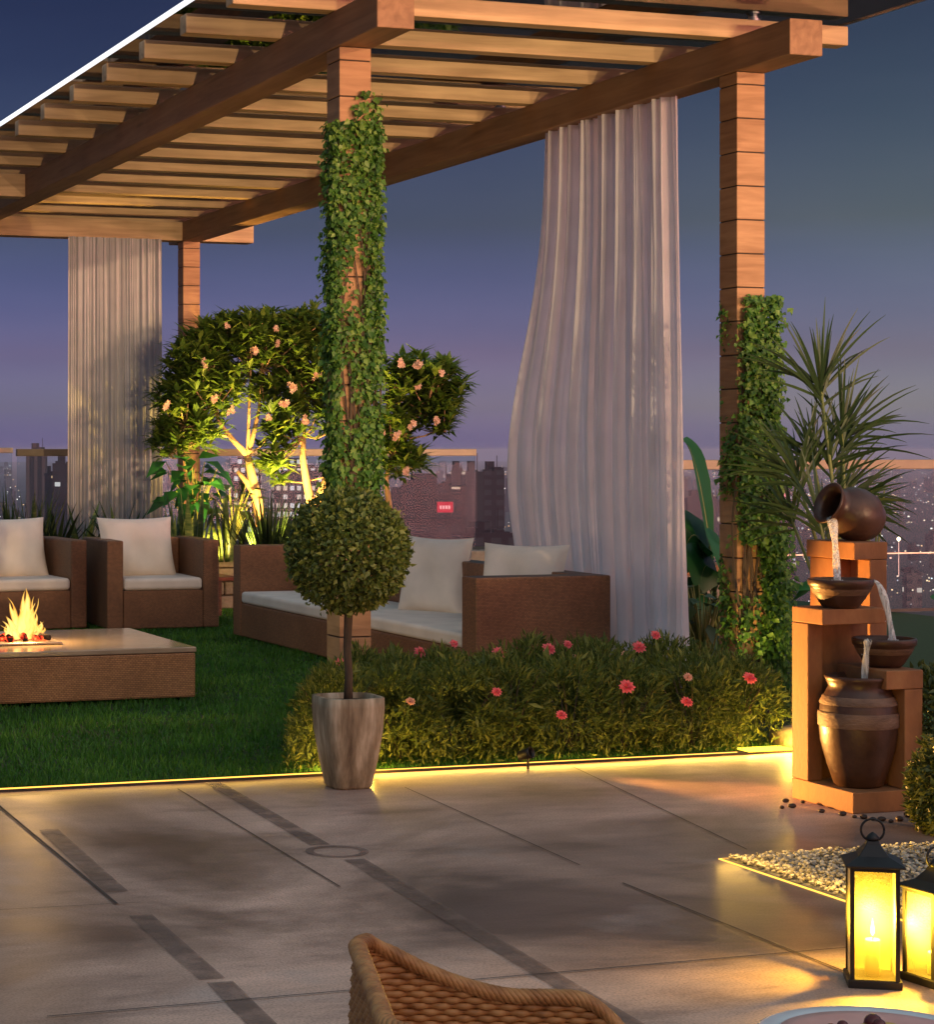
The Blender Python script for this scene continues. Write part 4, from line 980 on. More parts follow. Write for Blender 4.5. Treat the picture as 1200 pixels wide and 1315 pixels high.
# vessels
jar = thing('clay_jar', 'big banded dark clay jar at the foot of the fountain', 'jar', (5.262, 7.30, .085))
prof = [(.085, 0), (.098, .01), (.125, .09), (.150, .18), (.158, .27), (.150, .34), (.128, .385), (.118, .405), (.128, .43), (.136, .445), (.128, .45), (.110, .425), (.105, .40), (.105, .36)]
MB().lathe(prof, 56).build('vessel', M['clay'], jar, smooth=True)
MB().lathe([(.1590, .245), (.1610, .25), (.1605, .30), (.158, .305)], 56, capb=False).build('relief_band', M['clay_band'], jar, smooth=True)
MB().lathe([(.1535, .335), (.154, .34), (.142, .366), (.138, .369)], 56, capb=False).build('relief_band', M['clay_band'], jar, smooth=True)
MB().lathe([(.1, .40), (.104, .405)], 40, capt=True).build('water_surface', M['pool'], jar, smooth=True)
def bowl(label, loc, r, h):
    t = thing('clay_bowl', label, 'bowl', loc)
    MB().lathe([(r * .52, 0), (r * .62, h * .12), (r * .80, h * .42), (r * .93, h * .68), (r * .95, h * .74), (r * 1.0, h * .78), (r * 1.02, h * .95), (r * 1.0, h), (r * .92, h), (r * .88, h * .8), (r * .6, h * .4)], 48).build('vessel', M['clay'], t, smooth=True)
    MB().lathe([(r * .80, h * .45), (r * .835, h * .47), (r * .925, h * .66), (r * .935, h * .68)], 48, capb=False).build('relief_band', M['clay_band'], t, smooth=True)
    MB().lathe([(r * .85, h * .84), (r * .87, h * .86)], 40, capt=True).build('water_surface', M['pool'], t, smooth=True); return t
ub = Vector((5.262, 7.42, .80)); lb = Vector((5.385, 7.30, .565))
bowl('upper dark clay bowl catching water from the tilted jug', ub, .130, .120)
bowl('lower dark clay bowl on the front step of the fountain', lb, .126, .118)
jug = thing('clay_jug', 'round dark clay jug lying tilted on the top of the fountain', 'jug', (5.545, 7.74, 1.06))
# axis tilts towards the picture's left, a little towards the viewer and down
ax = (Vector((-RGT[0], -RGT[1], 0)) * .86 + Vector((-FWD[0], -FWD[1], 0)) * .30 + Vector((0, 0, .34))).normalized()
Mj = Matrix.Translation((0, 0, .118)) @ ax.to_track_quat('Z', 'Y').to_matrix().to_4x4() @ Matrix.Scale(.92, 4) @ Matrix.Translation((0, 0, -.115))
MB().lathe([(.05, -.03), (.085, -.015), (.118, .04), (.127, .10), (.118, .155), (.090, .195), (.078, .215), (.088, .24), (.102, .255), (.094, .262), (.074, .24), (.064, .215), (.075, .18), (.08, .10), (.04, .02)], 48, Mj).build('vessel', M['clay'], jug, smooth=True)
mouth = Vector((5.545, 7.74, 1.06)) + (Mj @ Vector((0, 0, .25)))
def stream(label, a, b, w0, w1, bulge, dirxy):
    t = tag(thing('water_stream', label, 'water', a), None)
    n = 14; path = []; rad = []; a = Vector(a); b = Vector(b)
    for i in range(n + 1):
        q = i / n; p = Vector((a.x + (b.x - a.x) * q ** .8, a.y + (b.y - a.y) * q ** .8, a.z + (b.z - a.z) * q ** 1.7)); path.append(p); rad.append(w0 + (w1 - w0) * q + .0022 * math.sin(q * 9 + a.x * 30))
    mb = MB(); mb.tube(path, rad, 10)
    for s_ in (-1, 1):
        mb.tube([p + Vector((dirxy[0] * s_ * r_ * .9, dirxy[1] * s_ * r_ * .9, 0)) for p, r_ in zip(path, rad)], [r_ * .6 for r_ in rad], 8)
    mb.build('falling_water', M['water'], t, world=True, smooth=True)
    sp_ = MB()
    for q in range(26):
        an = random.uniform(0, 2 * PI); rr_ = random.random() ** .7 * .034; sz = random.uniform(.0012, .0034); c = b + Vector((math.cos(an) * rr_, math.sin(an) * rr_, random.uniform(-.001, .022) * (1 - rr_ / .04)))
        sp_.lathe([(.0001, -sz), (sz * .85, -sz * .5), (sz, 0), (sz * .8, sz * .6), (.0001, sz)], 6, Matrix.Translation(c))
    for q in range(9):
        u_ = random.random(); c = path[int(u_ * n)] + Vector((random.gauss(0, .008), random.gauss(0, .008), 0)); sz = random.uniform(.001, .0022)
        sp_.lathe([(.0001, -sz * 1.6), (sz, -sz * .3), (sz * .7, sz * .6), (.0001, sz * 1.3)], 6, Matrix.Translation(c))
    o = sp_.build('splash', M['pearl'], t, world=True, smooth=True); o['kind'] = 'stuff'
    return t
lo = atD(1079, 668, 9.0)
stream('water falling from the tilted jug into the upper bowl', mouth + Vector((0, 0, -.064)) - ax * .01, (ub.x + .02, ub.y + .05, ub.z + .10), .014, .008, 0, (RGT[0], RGT[1]))
stream('water arcing from the upper bowl into the lower bowl', (ub.x + .104, ub.y - .078, ub.z + .113), (lb.x + .02, lb.y - .03, lb.z + .104), .008, .010, 0, (RGT[0], RGT[1]))
stream('water spilling from the lower bowl into the big jar', (lb.x - .115, lb.y - .06, lb.z + .115), (5.255, 7.255, .49), .011, .007, 0, (RGT[0], RGT[1]))
# pebbles round the foot
pr = None
for k, (x, y, s) in enumerate(((1008, 1030, 1), (1003, 1038, .8), (1016, 1037, 1.1), (1030, 1031, .8), (1054, 1043, .9), (1081, 1047, 1.1), (1108, 1051, 1.1), (1131, 1054, 1.1), (1154, 1054, 1.2), (1120, 1053, .8), (1143, 1056, .8), (1166, 1049, 1.4), (1096, 1050, .7))):
    if pr is None:
        mb = MB(); mb.lathe([(max(math.sin(PI * i / 6), .02) * .016, -math.cos(PI * i / 6) * .009 + .008) for i in range(7)], 10, capt=True)
        pr = mb.build('pebble', M['pebble_dark'], smooth=True); o = pr
    else: o = pr.copy(); link(o)
    o.location = atZ(x, y, 0) + Vector((.0, -.01, 0)); o.rotation_euler = (0, 0, k * 1.3); o.scale = (s, s * .8, s)
    tag(o, 'small dark pebble on the paving around the fountain foot', 'pebble', 'dark pebbles around the fountain')

# ------------------------------------------------------------------ gravel bed
GXE, GYE = 4.12, 6.50
mb = MB(); mb.box(GXE, 7.0, 4.6, GYE, -.02, .004); tag(mb.build('gravel_ground', M['gravel_bed']), kind='structure')
ico_v = []; ico_f = []
mb = MB(); mb.lathe([(.05, -1), (.8, -.55), (1, 0.05), (.72, .65), (.05, .95)], 6, capt=True)
iv_ = np.array(mb.v); if_ = [f for f in mb.f if len(f) == 4]
if_ = np.array(if_); n = 15000
gx = RNG.uniform(GXE + .012, 5.9, n); gy = RNG.uniform(5.0, GYE - .012, n); s = RNG.uniform(.005, .0098, n)
R_ = RNG.uniform(0, 2 * PI, n); tl = RNG.uniform(-.6, .6, n)
c_, s_ = np.cos(R_)[:, None], np.sin(R_)[:, None]
vx = iv_[None, :, 0] * s[:, None] * RNG.uniform(.8, 1.3, (n, 1)); vy = iv_[None, :, 1] * s[:, None]; vz = iv_[None, :, 2] * s[:, None] * .7
vz2 = vz * np.cos(tl)[:, None] + vx * np.sin(tl)[:, None]
V = np.stack([gx[:, None] + vx * c_ - vy * s_, gy[:, None] + vx * s_ + vy * c_, .008 + RNG.uniform(0, .012, (n, 1)) + vz2], 2)
F = (np.arange(n) * len(iv_))[:, None, None] + if_[None]
g = npmesh('gravel', V.reshape(-1, 3), F.reshape(-1, 4), M['gravel'], smooth=True); tag(g, 'bed of pale gravel behind the lanterns', 'gravel', kind='stuff')

# ------------------------------------------------------------------ lanterns
def lantern(label, loc, rz, w, h, lit=6):
    t = thing('lantern', label, 'lantern', loc, rz); a = w / 2; p = .011
    MB().box(-a - .006, a + .006, -a - .006, a + .006, 0, .022).build('base', M['black_iron'], t, bevel=.002)
    fr_ = MB()
    for sx in (-1, 1):
        for sy in (-1, 1):
            x0, y0 = sx * a - (p if sx > 0 else 0), sy * a - (p if sy > 0 else 0); fr_.box(x0, x0 + p, y0, y0 + p, .0225, h)
    fr_.box(-a + p, a - p, -a, -a + p, h - p, h - .0005); fr_.box(-a + p, a - p, a - p, a, h - p, h - .0005); fr_.box(-a, -a + p, -a + p, a - p, h - p, h - .0005); fr_.box(a - p, a, -a + p, a - p, h - p, h - .0005)
    fr_.build('frame', M['black_iron'], t)
    for k in range(4):
        g_ = MB().box(-a + p, a - p, -a + .004, -a + .006, .0225, h - p - .0005).build('glass_pane', M['lantern_glass'], t); g_.rotation_euler = (0, 0, k * PI / 2)
    rf = MB(); pr_ = [(a + .014, h + .0005), (a + .014, h + .006), (a * .62, h + w * .20), (a * .30, h + w * .42), (a * .24, h + w * .50)]
    vs = []; fs = []
    for r, z in pr_:
        vs += [(-r, -r, z), (r, -r, z), (r, r, z), (-r, r, z)]
    for i in range(len(pr_) - 1):
        for k in range(4): k2 = (k + 1) % 4; fs.append((i * 4 + k, i * 4 + k2, (i + 1) * 4 + k2, (i + 1) * 4 + k))
    fs += [(3, 2, 1, 0), tuple(range(len(vs) - 4, len(vs)))]
    rf.add(vs, fs); rf.build('roof', M['black_iron'], t, bevel=.002)
    zt = h + w * .50
    MB().lathe([(a * .26, zt), (a * .30, zt + .006), (a * .16, zt + .016), (.002, zt + .022)], 16).build('finial', M['black_iron'], t, smooth=True)
    rr = w * .235; MB().tube([(math.cos(q) * rr, 0, zt + rr * .92 + math.sin(q) * rr) for q in [2 * PI * i / 28 for i in range(29)]], .0032, 6).build('ring_handle', M['black_iron'], t, smooth=True)
    return t
def candle(label, loc, r, h, e):
    t = thing('candle', label, 'candle', loc)
    MB().lathe([(r, 0), (r, h - .004), (r * .9, h), (r * .5, h - .004), (.001, h - .005)], 24).build('wax', M['candle'], t, smooth=True)
    MB().tube([(0, 0, h - .006), (0, 0, h + .012)], .0012, 5).build('wick', M['black_iron'], t)
    MB().lathe([(.001, h + .008), (.0050, h + .015), (.0062, h + .023), (.0045, h + .036), (.002, h + .048), (.0002, h + .058)], 14).build('flame', M['candle_flame'], t, smooth=True)
    lamp('candle_light', 'POINT', (loc[0], loc[1], loc[2] + h + .06), e, (1, .66, .10), t, .018)
    return t
l1 = Vector((3.555, 4.87, 0)); rz1 = math.radians(-30)
lantern('tall black iron lantern with ring handle and lit candle, fully in view', l1, rz1, .128, .325)
candle('cream candle burning in the tall lantern', l1 + Vector((.0, .0, .0225)), .02, .098, 24)
l2 = Vector((3.725, 4.83, 0)); rz2 = math.radians(6)
lantern('second black lantern cut by the right picture edge', l2, rz2, .118, .255)
candle('cream candle burning in the lantern at the picture edge', l2 + Vector((.0, .0, .0225)), .019, .06, 20)

# ------------------------------------------------------------------ foreground wicker chair and plate
wc = thing('wicker_chair', 'honey brown woven wicker tub chair in the foreground', 'chair', (0, 0, 0))
def wicker():
    # plan: U opening towards the picture's right; the tip of the back is the high point
    DC = 3.30; k = DC / FPX
    tipx = (437 - PCX) * k; zt = H - 628 * k; za = H - 700 * k
    ex = Vector((RGT[0], RGT[1], 0)); ey = Vector((FWD[0], FWD[1], 0))
    half = .27; off = tipx + .10                      # chair frame origin: a little right of the back, middle of the depth
    o_ = ex * off + ey * (DC - half); cx_, cy_ = o_.x, o_.y; wc.location = (cx_, cy_, 0)
    rc_ = .06; xa = -.07; arm = .375
    segs = [half - rc_, rc_ * PI / 2, arm]; tot = sum(segs)
    def plan(s):               # s in [-1,1]; 0 is the middle of the back, +1 the end of the far arm
        sg = 1 if s >= 0 else -1; q = abs(s) * tot
        if q < segs[0]: return Vector((xa, sg * q, 0)), Vector((-1, 0, 0))
        q -= segs[0]
        if q < segs[1]:
            an = PI - q / rc_; return Vector((xa + rc_ + math.cos(an) * rc_, sg * (half - rc_ + math.sin(an) * rc_), 0)), Vector((math.cos(an), sg * math.sin(an), 0))
        q -= segs[1]; return Vector((xa + rc_ + q, sg * (half - .03 * (q / arm) ** 2), 0)), Vector((0, sg, 0))
    def top(s):
        q = abs(s) * tot - segs[0] - segs[1] * .5
        if q <= 0: return zt
        if q < .24:
            t = q / .24; t = 1 - (1 - t) ** 1.7; return zt - (zt - za) * t
        if q < .315: return za
        t = min((q - .315) / .085, 1); return za - .055 * t * t
    return cx_, cy_, ex, ey, plan, top
cxw, cyw, exw, eyw, plan, top = wicker()
def wp(s, z, off=0):
    p, n = plan(s); lean = .16 * (z - .68)
    p = p + n * off + Vector((lean if n.x < -.2 else 0, 0, 0)) + n * .10 * (z - .6)
    return Vector((cxw, cyw, 0)) + exw * p.x + eyw * p.y + Vector((0, 0, z))
mb = MB(); ns = 230
rows = [.10 + .0092 * i for i in range(64)]
for ri, z in enumerate(rows):
    run = []
    for i in range(ns + 1):
        s = -1 + 2 * i / ns
        if z < top(s) - .004: run.append(wp(s, z, .0034 * math.sin(i * 1.05 + (PI if ri % 2 else 0))))
        elif len(run) > 3: mb.tube(run, .0064, 5); run = []
        else: run = []
    if len(run) > 3: mb.tube(run, .0064, 5)
sh = mb.build('woven_shell', M['wicker'], wc, world=True, smooth=True)
mb = MB()
for i in range(0, 78):
    s = -1 + 2 * i / 77; tz = top(s); mb.tube([wp(s, .08), wp(s, (tz + .08) / 2), wp(s, tz - .004)], .0036, 5)
mb.build('stakes', M['wicker'], wc, world=True, smooth=True)
mb = MB()
for st_ in range(6):
    run = []
    for i in range(421):
        s = -1 + 2 * i / 420; ph_ = i * .36 + st_ * PI / 3
        p = wp(s, top(s), 0); _, n_ = plan(s); nn = exw * n_.x + eyw * n_.y
        run.append(p + nn * math.cos(ph_) * .0100 + Vector((0, 0, math.sin(ph_) * .008)))
    mb.tube(run, .0052, 6)
mb.build('braided_rim', M['wicker'], wc, world=True, smooth=True)
mb = MB(); c0 = Vector((cxw, cyw, 0))
pts = [wp(-1 + 2 * i / 40, .30, -.012) for i in range(41)]
mb.add([tuple(p) for p in pts] + [tuple(p + Vector((0, 0, .05))) for p in pts], [tuple(range(41))[::-1], tuple(range(41, 82))] + [(i, i + 1, i + 42, i + 41) for i in range(40)] + [(40, 0, 41, 81)])
mb.build('seat_cushion', M['cushion'], wc, world=True)
for s in (-.95, -.3, .3, .95): MB().tube([wp(s, .0, .01), wp(s, .12, -.004)], [.012, .014], 8).build('leg', M['wicker'], wc, world=True)

pd = atD(1132, 1346, 2.62); pdz = pd.z
tb = thing('side_table', 'small round pedestal table under the dessert plate', 'side table', (pd.x, pd.y, 0))
tb['label'] = 'small round pedestal table carrying the pink dessert plate'
MB().lathe([(.16, 0), (.16, .02), (.03, .04), (.022, .3), (.03, pdz - .04), (.10, pdz - .03), (.10, pdz - .004)], 40, capt=True).build('pedestal', M['black_iron'], tb, smooth=False)
pl = thing('plate', 'white rimmed plate with a pink dessert in the foreground corner', 'plate', (pd.x, pd.y, pdz - .003))
MB().lathe([(.085, 0), (.10, .002), (.135, .008), (.149, .013), (.151, .0155), (.148, .0165), (.134, .0125), (.128, .0115)], 64).build('rim', M['porcelain'], pl, smooth=True)
MB().lathe([(.127, .011), (.124, .0165), (.10, .019), (.05, .020), (.001, .020)], 64, capb=False).build('dessert', M['pink_glaze'], pl, smooth=True)
bp = None
for k, (x, y, s) in enumerate(((1122, 1314, 1.25), (1083, 1318, .8), (1068, 1322, .8), (1130, 1317, .9))):
    if bp is None:
        bp = MB().lathe([(max(math.sin(PI * i / 8), .02) * .0095, -math.cos(PI * i / 8) * .0095) for i in range(9)], 14, capt=True).build('berry', M['berry'], smooth=True); o = bp
    else: o = bp.copy(); link(o)
    p = atZ(x, y, pdz + .026); o.location = p; o.scale = (s, s, s)
    tag(o, ('big dark red berry on the yellow fruit', 'small dark berry on the pink dessert, left of the fruit slice', 'dark berry farthest left on the pink dessert', 'dark berry touching the biggest berry on the plate')[k], 'berry')
p = atZ(1128, 1324, pdz + .0185)
mg = MB().lathe([(.028, 0), (.03, .004), (.022, .009), (.001, .011)], 20).build('fruit_slice', M['mango'], smooth=True); mg.location = p; mg.scale = (1.2, .7, .8); tag(mg, 'yellow fruit slice on the pink dessert', 'fruit')

# ------------------------------------------------------------------ railings
def railing(label, x0, x1, y, ztop, hh, mat, npan, low=None):
    t = thing('glass_railing', label, 'railing', ((x0 + x1) / 2, y, 0))
    MB().box(x0, x1, y - .03, y + .03, ztop - hh, ztop).build('top_rail', mat, t, bevel=.006, world=True)
    w_ = (x1 - x0) / npan
    for k in range(npan): MB().box(x0 + k * w_ + .006, x0 + (k + 1) * w_ - .006, y - .006, y + .006, .03, ztop - hh - .003).build('glass_panel', M['glass'], t, world=True)
    MB().box(x0, x1, y - .02, y + .02, 0, .028).build('base_channel', M['black_iron'], t, world=True)
    if low: MB().box(x0, x1, y - .022, y - .008, low, low + .011).build('middle_rail', M['rail_bright'], t, world=True)
    return t
railing('glass railing with bright lit handrail left of the grey curtain', -2.0, 4.98, 21.0, 1.475, .055, M['rail_bright'], 4)
railing('glass railing with olive bronze handrail behind the trees', 5.02, 10.2, 21.0, 1.462, .075, M['rail'], 4)
railing('glass railing with bronze handrail behind the palm and fountain', 9.4, 16.0, 16.0, 1.365, .085, M['rail'], 4, .52)

# ------------------------------------------------------------------ city far below
ZG = -62.0
def city_mat(name, wall, lit, cellx, cellz, frac, strength, warm=((1, .62, .3), (.85, .9, 1))):
    m, nt, out = newmat(name)
    tc = N(nt, 'ShaderNodeTexCoord'); sp = N(nt, 'ShaderNodeSeparateXYZ'); L(nt, tc.outputs['Object'], sp.inputs[0])
    oi = N(nt, 'ShaderNodeObjectInfo')
    def math_(op, a, b=None, c=None):
        q = N(nt, 'ShaderNodeMath', operation=op)
        for i, v in enumerate((a, b, c)):
            if v is None: continue
            if isinstance(v, (int, float)): q.inputs[i].default_value = v
            else: L(nt, v, q.inputs[i])
        return q.outputs[0]
    u = math_('DIVIDE', math_('ADD', sp.outputs[0], sp.outputs[1]), cellx); v = math_('DIVIDE', sp.outputs[2], cellz)
    fu, fv = math_('FRACT', u), math_('FRACT', v); iu, iv = math_('FLOOR', u), math_('FLOOR', v)
    cb = N(nt, 'ShaderNodeCombineXYZ'); L(nt, iu, cb.inputs[0]); L(nt, iv, cb.inputs[1]); L(nt, math_('MULTIPLY', oi.outputs['Random'], 97.0), cb.inputs[2])
    wn = N(nt, 'ShaderNodeTexWhiteNoise'); L(nt, cb.outputs[0], wn.inputs[0])
    g_ = N(nt, 'ShaderNodeNewGeometry'); nzv = N(nt, 'ShaderNodeSeparateXYZ'); L(nt, g_.outputs['Normal'], nzv.inputs[0])
    win = math_('MULTIPLY', math_('MULTIPLY', math_('GREATER_THAN', fu, .22), math_('LESS_THAN', fu, .80)), math_('MULTIPLY', math_('GREATER_THAN', fv, .25), math_('LESS_THAN', fv, .78)))
    win = math_('MULTIPLY', win, math_('LESS_THAN', nzv.outputs[2], .5))
    on = math_('MULTIPLY', win, math_('LESS_THAN', wn.outputs[0], frac))
    bs = N(nt, 'ShaderNodeBsdfPrincipled'); bs.inputs['Roughness'].default_value = .7; bs.inputs['Specular IOR Level'].default_value = .08
    wr = ramp(nt, [(0, tuple(c * .6 for c in wall)), (1, wall)], oi.outputs['Random'])
    mc = N(nt, 'ShaderNodeMix', data_type='RGBA'); L(nt, win, mc.inputs[0]); L(nt, wr.outputs[0], mc.inputs[6]); mc.inputs[7].default_value = (.02, .022, .03, 1); L(nt, mc.outputs[2], bs.inputs['Base Color'])
    cr = ramp(nt, [(0, warm[0]), (1, warm[1])], math_('FRACT', math_('MULTIPLY', wn.outputs[0], 37.0)))
    L(nt, cr.outputs[0], bs.inputs['Emission Color']); L(nt, math_('MULTIPLY', on, strength), bs.inputs['Emission Strength'])
    L(nt, bs.outputs[0], out.inputs[0]); m.cycles.emission_sampling = 'NONE'; return m
CM = [city_mat('city_wall_grey', (.060, .052, .060), 1, 4.2, 3.4, .13, .8), city_mat('city_wall_plum', (.035, .026, .034), 1, 3.8, 3.2, .09, .8), city_mat('city_wall_pale', (.10, .088, .092), 1, 4.6, 3.4, .11, .7)]
CM_lit = city_mat('office_wall_lit', (.06, .045, .05), 1, 2.3, 2.9, .72, .85, ((1, .72, .5), (.9, .85, .9)))
CM_dark = city_mat('dark_block_wall', (.016, .010, .016), 1, 4, 3.4, .03, .8)
CM_tower = city_mat('tower_wall', (.085, .07, .08), 1, 3.4, 90, .0, 1)
m, nt, out = newmat('city_ground_streets')
bs = N(nt, 'ShaderNodeBsdfPrincipled'); L(nt, bs.outputs[0], out.inputs[0]); nz = N(nt, 'ShaderNodeTexVoronoi'); nz.inputs['Scale'].default_value = .012; L(nt, coords(nt), nz.inputs['Vector'])
r = ramp(nt, [(.0, (.02, .02, .022)), (.5, (.07, .062, .06)), (1, (.035, .045, .03))], nz.outputs['Color']); L(nt, r.outputs[0], bs.inputs['Base Color']); bs.inputs['Roughness'].default_value = .9; bs.inputs['Specular IOR Level'].default_value = .1
M['city_ground'] = m
mb = MB(); mb.box(-7000, 9500, -200, 11000, ZG - 2, ZG); tag(mb.build('ground', M['city_ground']), kind='structure')
def building(label, px0, px1, ytop, D, mat, depth=None, group=None, extra=None, rz=0):
    a = atD(px0, 578, D); b = atD(px1, 578, D); w_ = (b - a).length; ztop = H + (578 - ytop) / FPX * D; c = (a + b) / 2
    dd = depth or w_ * random.uniform(.6, 1.2)
    t = thing('city_building', label, 'building', (c.x, c.y, ZG), -TH + rz, group); hh = ztop - ZG
    mb = MB(); mb.box(-w_ / 2, w_ / 2, 0, dd, 0, hh); mb.build('facade', mat, t)
    r_ = MB(); r_.box(-w_ * .25, w_ * .12, dd * .3, dd * .6, hh, hh + min(4, hh * .08)); r_.box(-w_ / 2, w_ / 2, 0, .5, hh, hh + 1.0)
    for q in range(3):
        ux = random.uniform(-.4, .4) * w_; us = random.uniform(.6, 1.6); r_.box(ux - us, ux + us, dd * .15, dd * .15 + us * 2, hh + .01, hh + random.uniform(.8, 2.4))
    r_.box(w_ * .3 - .1, w_ * .3 + .1, dd * .5, dd * .5 + .2, hh + .01, hh + random.uniform(3, 7)); r_.build('rooftop', mat, t)
    if extra: extra(t, w_, dd, hh)
    return t
building('grey tower block rising to the skyline at the left picture edge', 33, 58, 581, 900, CM_tower, 14)
building('plum-coloured block beside the grey tower, shorter one', 57, 69, 611, 860, CM[1], 8)
building('dark plum block touching the far curtain', 67, 92, 598, 850, CM[1], 14)
building('dark tower against the sky behind the left tree', 300, 330, 596, 1500, CM[0], 20)
building('wide office block full of lit windows seen between the tree trunks, right part', 352, 425, 604, 700, CM_lit, 22)
building('office block full of lit windows seen left of the uplit trunk', 296, 336, 601, 720, CM_lit, 18)
def redsign(t, w_, dd, hh):
    z0 = hh - 6
    bdp = MB(); bdp.box(w_ * .06 + 0, w_ * .06 + 4.2, -.5, -.05, hh - 6.2, hh - 3.4); s_ = bdp.build('sign', m_emit('red_sign', (1, .02, .05), .75, False), t)
    l_ = MB()
    for k in range(4): l_.box(w_ * .06 + .7 + k * .75, w_ * .06 + 1.15 + k * .75, -.62, -.52, hh - 5.3, hh - 4.4)
    l_.build('lettering', m_emit('white_sign', (1, .45, .45), 1.3, False), s_)
    w2 = MB(); w2.box(-w_ * .10, -w_ * .10 + 4.6, -.3, -.05, hh - 18.8, hh - 17.4); w2.box(w_ * .16, w_ * .16 + .9, -.3, -.05, hh - 19.6, hh - 16.6)
    for k in range(5): w2.box(-w_ * .42, -w_ * .42 + 2.2 + (k % 2), -.3, -.05, hh - 14 - k * 1.6, hh - 13.5 - k * 1.6)
    w2.build('lit_window', m_emit('cold_window', (.95, .9, .85), 1.0, False), t)
building('dark low block with glowing red sign', 515, 598, 628, 560, CM_dark, 26, None, redsign)
building('tall reddish slab directly behind the dark block with the red sign', 580, 600, 609, 640, CM[1], 12)
building('pale grey ribbed tower right of the red sign', 598, 621, 610, 600, CM_tower, 10)
building('dark slab beside the pale ribbed tower, next to the near curtain', 621, 648, 608, 700, CM_dark, 14)
building('dark roof mass in front of the pale ribbed tower', 592, 660, 690, 480, CM_dark, 16)
building('low white-roofed block seen left of the right ivy post', 884, 922, 640, 900, CM[0], 20)
building('city block with small red sign seen right of the ivy post', 996, 1016, 626, 800, CM[1], 12, None, lambda t, w_, dd, hh: MB().box(-w_ * .4, w_ * .3, -.4, -.1, hh - 3.5, hh - .8).build('sign', m_emit('small_red_sign', (1, .25, .25), 1.4, False), t))
random.seed(21)
nB = 275
for k in range(nB):
    D = 800 * math.exp(random.random() ** .8 * 2.1); px = random.uniform(-60, 1290)
    wpx = random.uniform(9, 30) * 25 / (D ** .5) * .9; hgt = random.choice((12, 15, 18, 22, 26, 32, 38)) * random.uniform(.8, 1.2)
    if px > 980: hgt *= .6
    hgt = min(hgt, 46); yt = 578 - (ZG + hgt - H) / D * FPX
    building('far hazy city block with a few lit windows below the skyline', px, px + wpx, yt, D, CM[k % 3], None, 'distant city blocks', None, random.uniform(-.6, .6))
# street lights of the far city: countless, one mass
mb = MB(); lm = []
random.seed(5)
V = []; F = []
for k in range(2600):
    if k % 22 == 0:
        D0 = 560 * math.exp(random.random() * 2.3); px0 = random.uniform(-60, 1280); ang_ = random.uniform(0, PI); p0_ = atD(px0, 578, D0); step = random.uniform(9, 22) * (D0 / 900) ** .5; big = random.random() < .25
    j_ = (k % 22) - 11; lone = random.random() < .35
    if lone: p = atD(random.uniform(-40, 1260), 578, 600 * math.exp(random.random() * 2.2))
    else: p = Vector((p0_.x + math.cos(ang_) * step * j_ + random.uniform(-2, 2), p0_.y + math.sin(ang_) * step * j_ + random.uniform(-2, 2), 0))
    D = max(p.length, 400); s_ = random.uniform(.08, .24) * (1.5 if big and not lone else 1) * (D / 1000) ** .8; z = ZG + random.uniform(6, 10) + (random.uniform(0, 26) if lone else 0)
    o = len(V); V += [(p.x + dx * s_, p.y + dy * s_, z + dz * s_) for dx in (-1, 1) for dy in (-1, 1) for dz in (-1, 1)]
    F += [(o + a, o + b, o + c, o + d) for a, b, c, d in ((0, 1, 3, 2), (4, 6, 7, 5), (0, 4, 5, 1), (2, 3, 7, 6), (0, 2, 6, 4), (1, 5, 7, 3))]
m, nt, out = newmat('street_light_glow')
g_ = N(nt, 'ShaderNodeNewGeometry'); r = ramp(nt, [(0, (1, .55, .2)), (.5, (1, .8, .55)), (.8, (.8, .9, 1)), (1, (1, .5, .35))], g_.outputs['Random Per Island']); e = N(nt, 'ShaderNodeEmission'); e.inputs[1].default_value = 2.0; L(nt, r.outputs[0], e.inputs[0]); L(nt, e.outputs[0], out.inputs[0]); m.cycles.emission_sampling = 'NONE'
o = npmesh('city_lights', V, F, m); tag(o, 'scattered street lights twinkling across the far city', 'city lights', kind='stuff')
# bright street lamp over the road at the right
sl = thing('street_lamp', 'bright street lamp over the far road, right of the fountain', 'street lamp', atD(1155, 708, 320) * 1)
pl_ = atD(1155, 692, 320); MB().tube([atD(1155, 740, 320), pl_], .05, 6).build('pole', M['steel'], sl, world=True)
mb = MB(); mb.lathe([(.05, -.35), (.24, -.16), (.28, 0), (.22, .16), (.03, .3)], 12, Matrix.Translation(pl_)); mb.build('lamp_head', m_emit('street_lamp_glow', (1, .72, .45), 8, False), sl, world=True, smooth=True)

# unseen wall added behind the viewer: shades the low parts from the last sun
pp = thing('added_shade_wall', 'unseen added wall behind the viewpoint, shading the low scene', 'wall', (10, -6.5, 0))
SHADE_WALL_Z = 2.30
MB().box(-8, 13.9, -6.9, -6.6, 0, SHADE_WALL_Z).build('wall_body', M['shade_wall'], pp, world=True)

# ------------------------------------------------------------------ garden lamps
def strip_lamp(par, loc, d, size, en, col=(1, .56, .10), wid=.012, along='X'):
    ld = bpy.data.lights.new('strip_light', 'AREA'); ld.shape = 'RECTANGLE'; ld.size = size; ld.size_y = wid; ld.energy = en; ld.color = col
    o = bpy.data.objects.new('strip_light', ld); link(o); z = -Vector(d).normalized(); x = Vector((1, 0, 0)) if along == 'X' else Vector((0, 1, 0))
    y = z.cross(x).normalized(); x = y.cross(z); o.rotation_euler = Matrix((x, y, z)).transposed().to_euler(); o.parent = par; o.location = Vector(loc) - parent_loc(par); return o
strip_lamp(led2, (4.70, GY - .004, .024), (0, -1, -.30), 1.9, 2.8)
strip_lamp(led2, (5.6, GY - .004, .024), (0, -1, -.30), .7, 2.8)
strip_lamp(led, (2.4, GY - .004, .024), (0, -1, -.30), 2.4, .8)
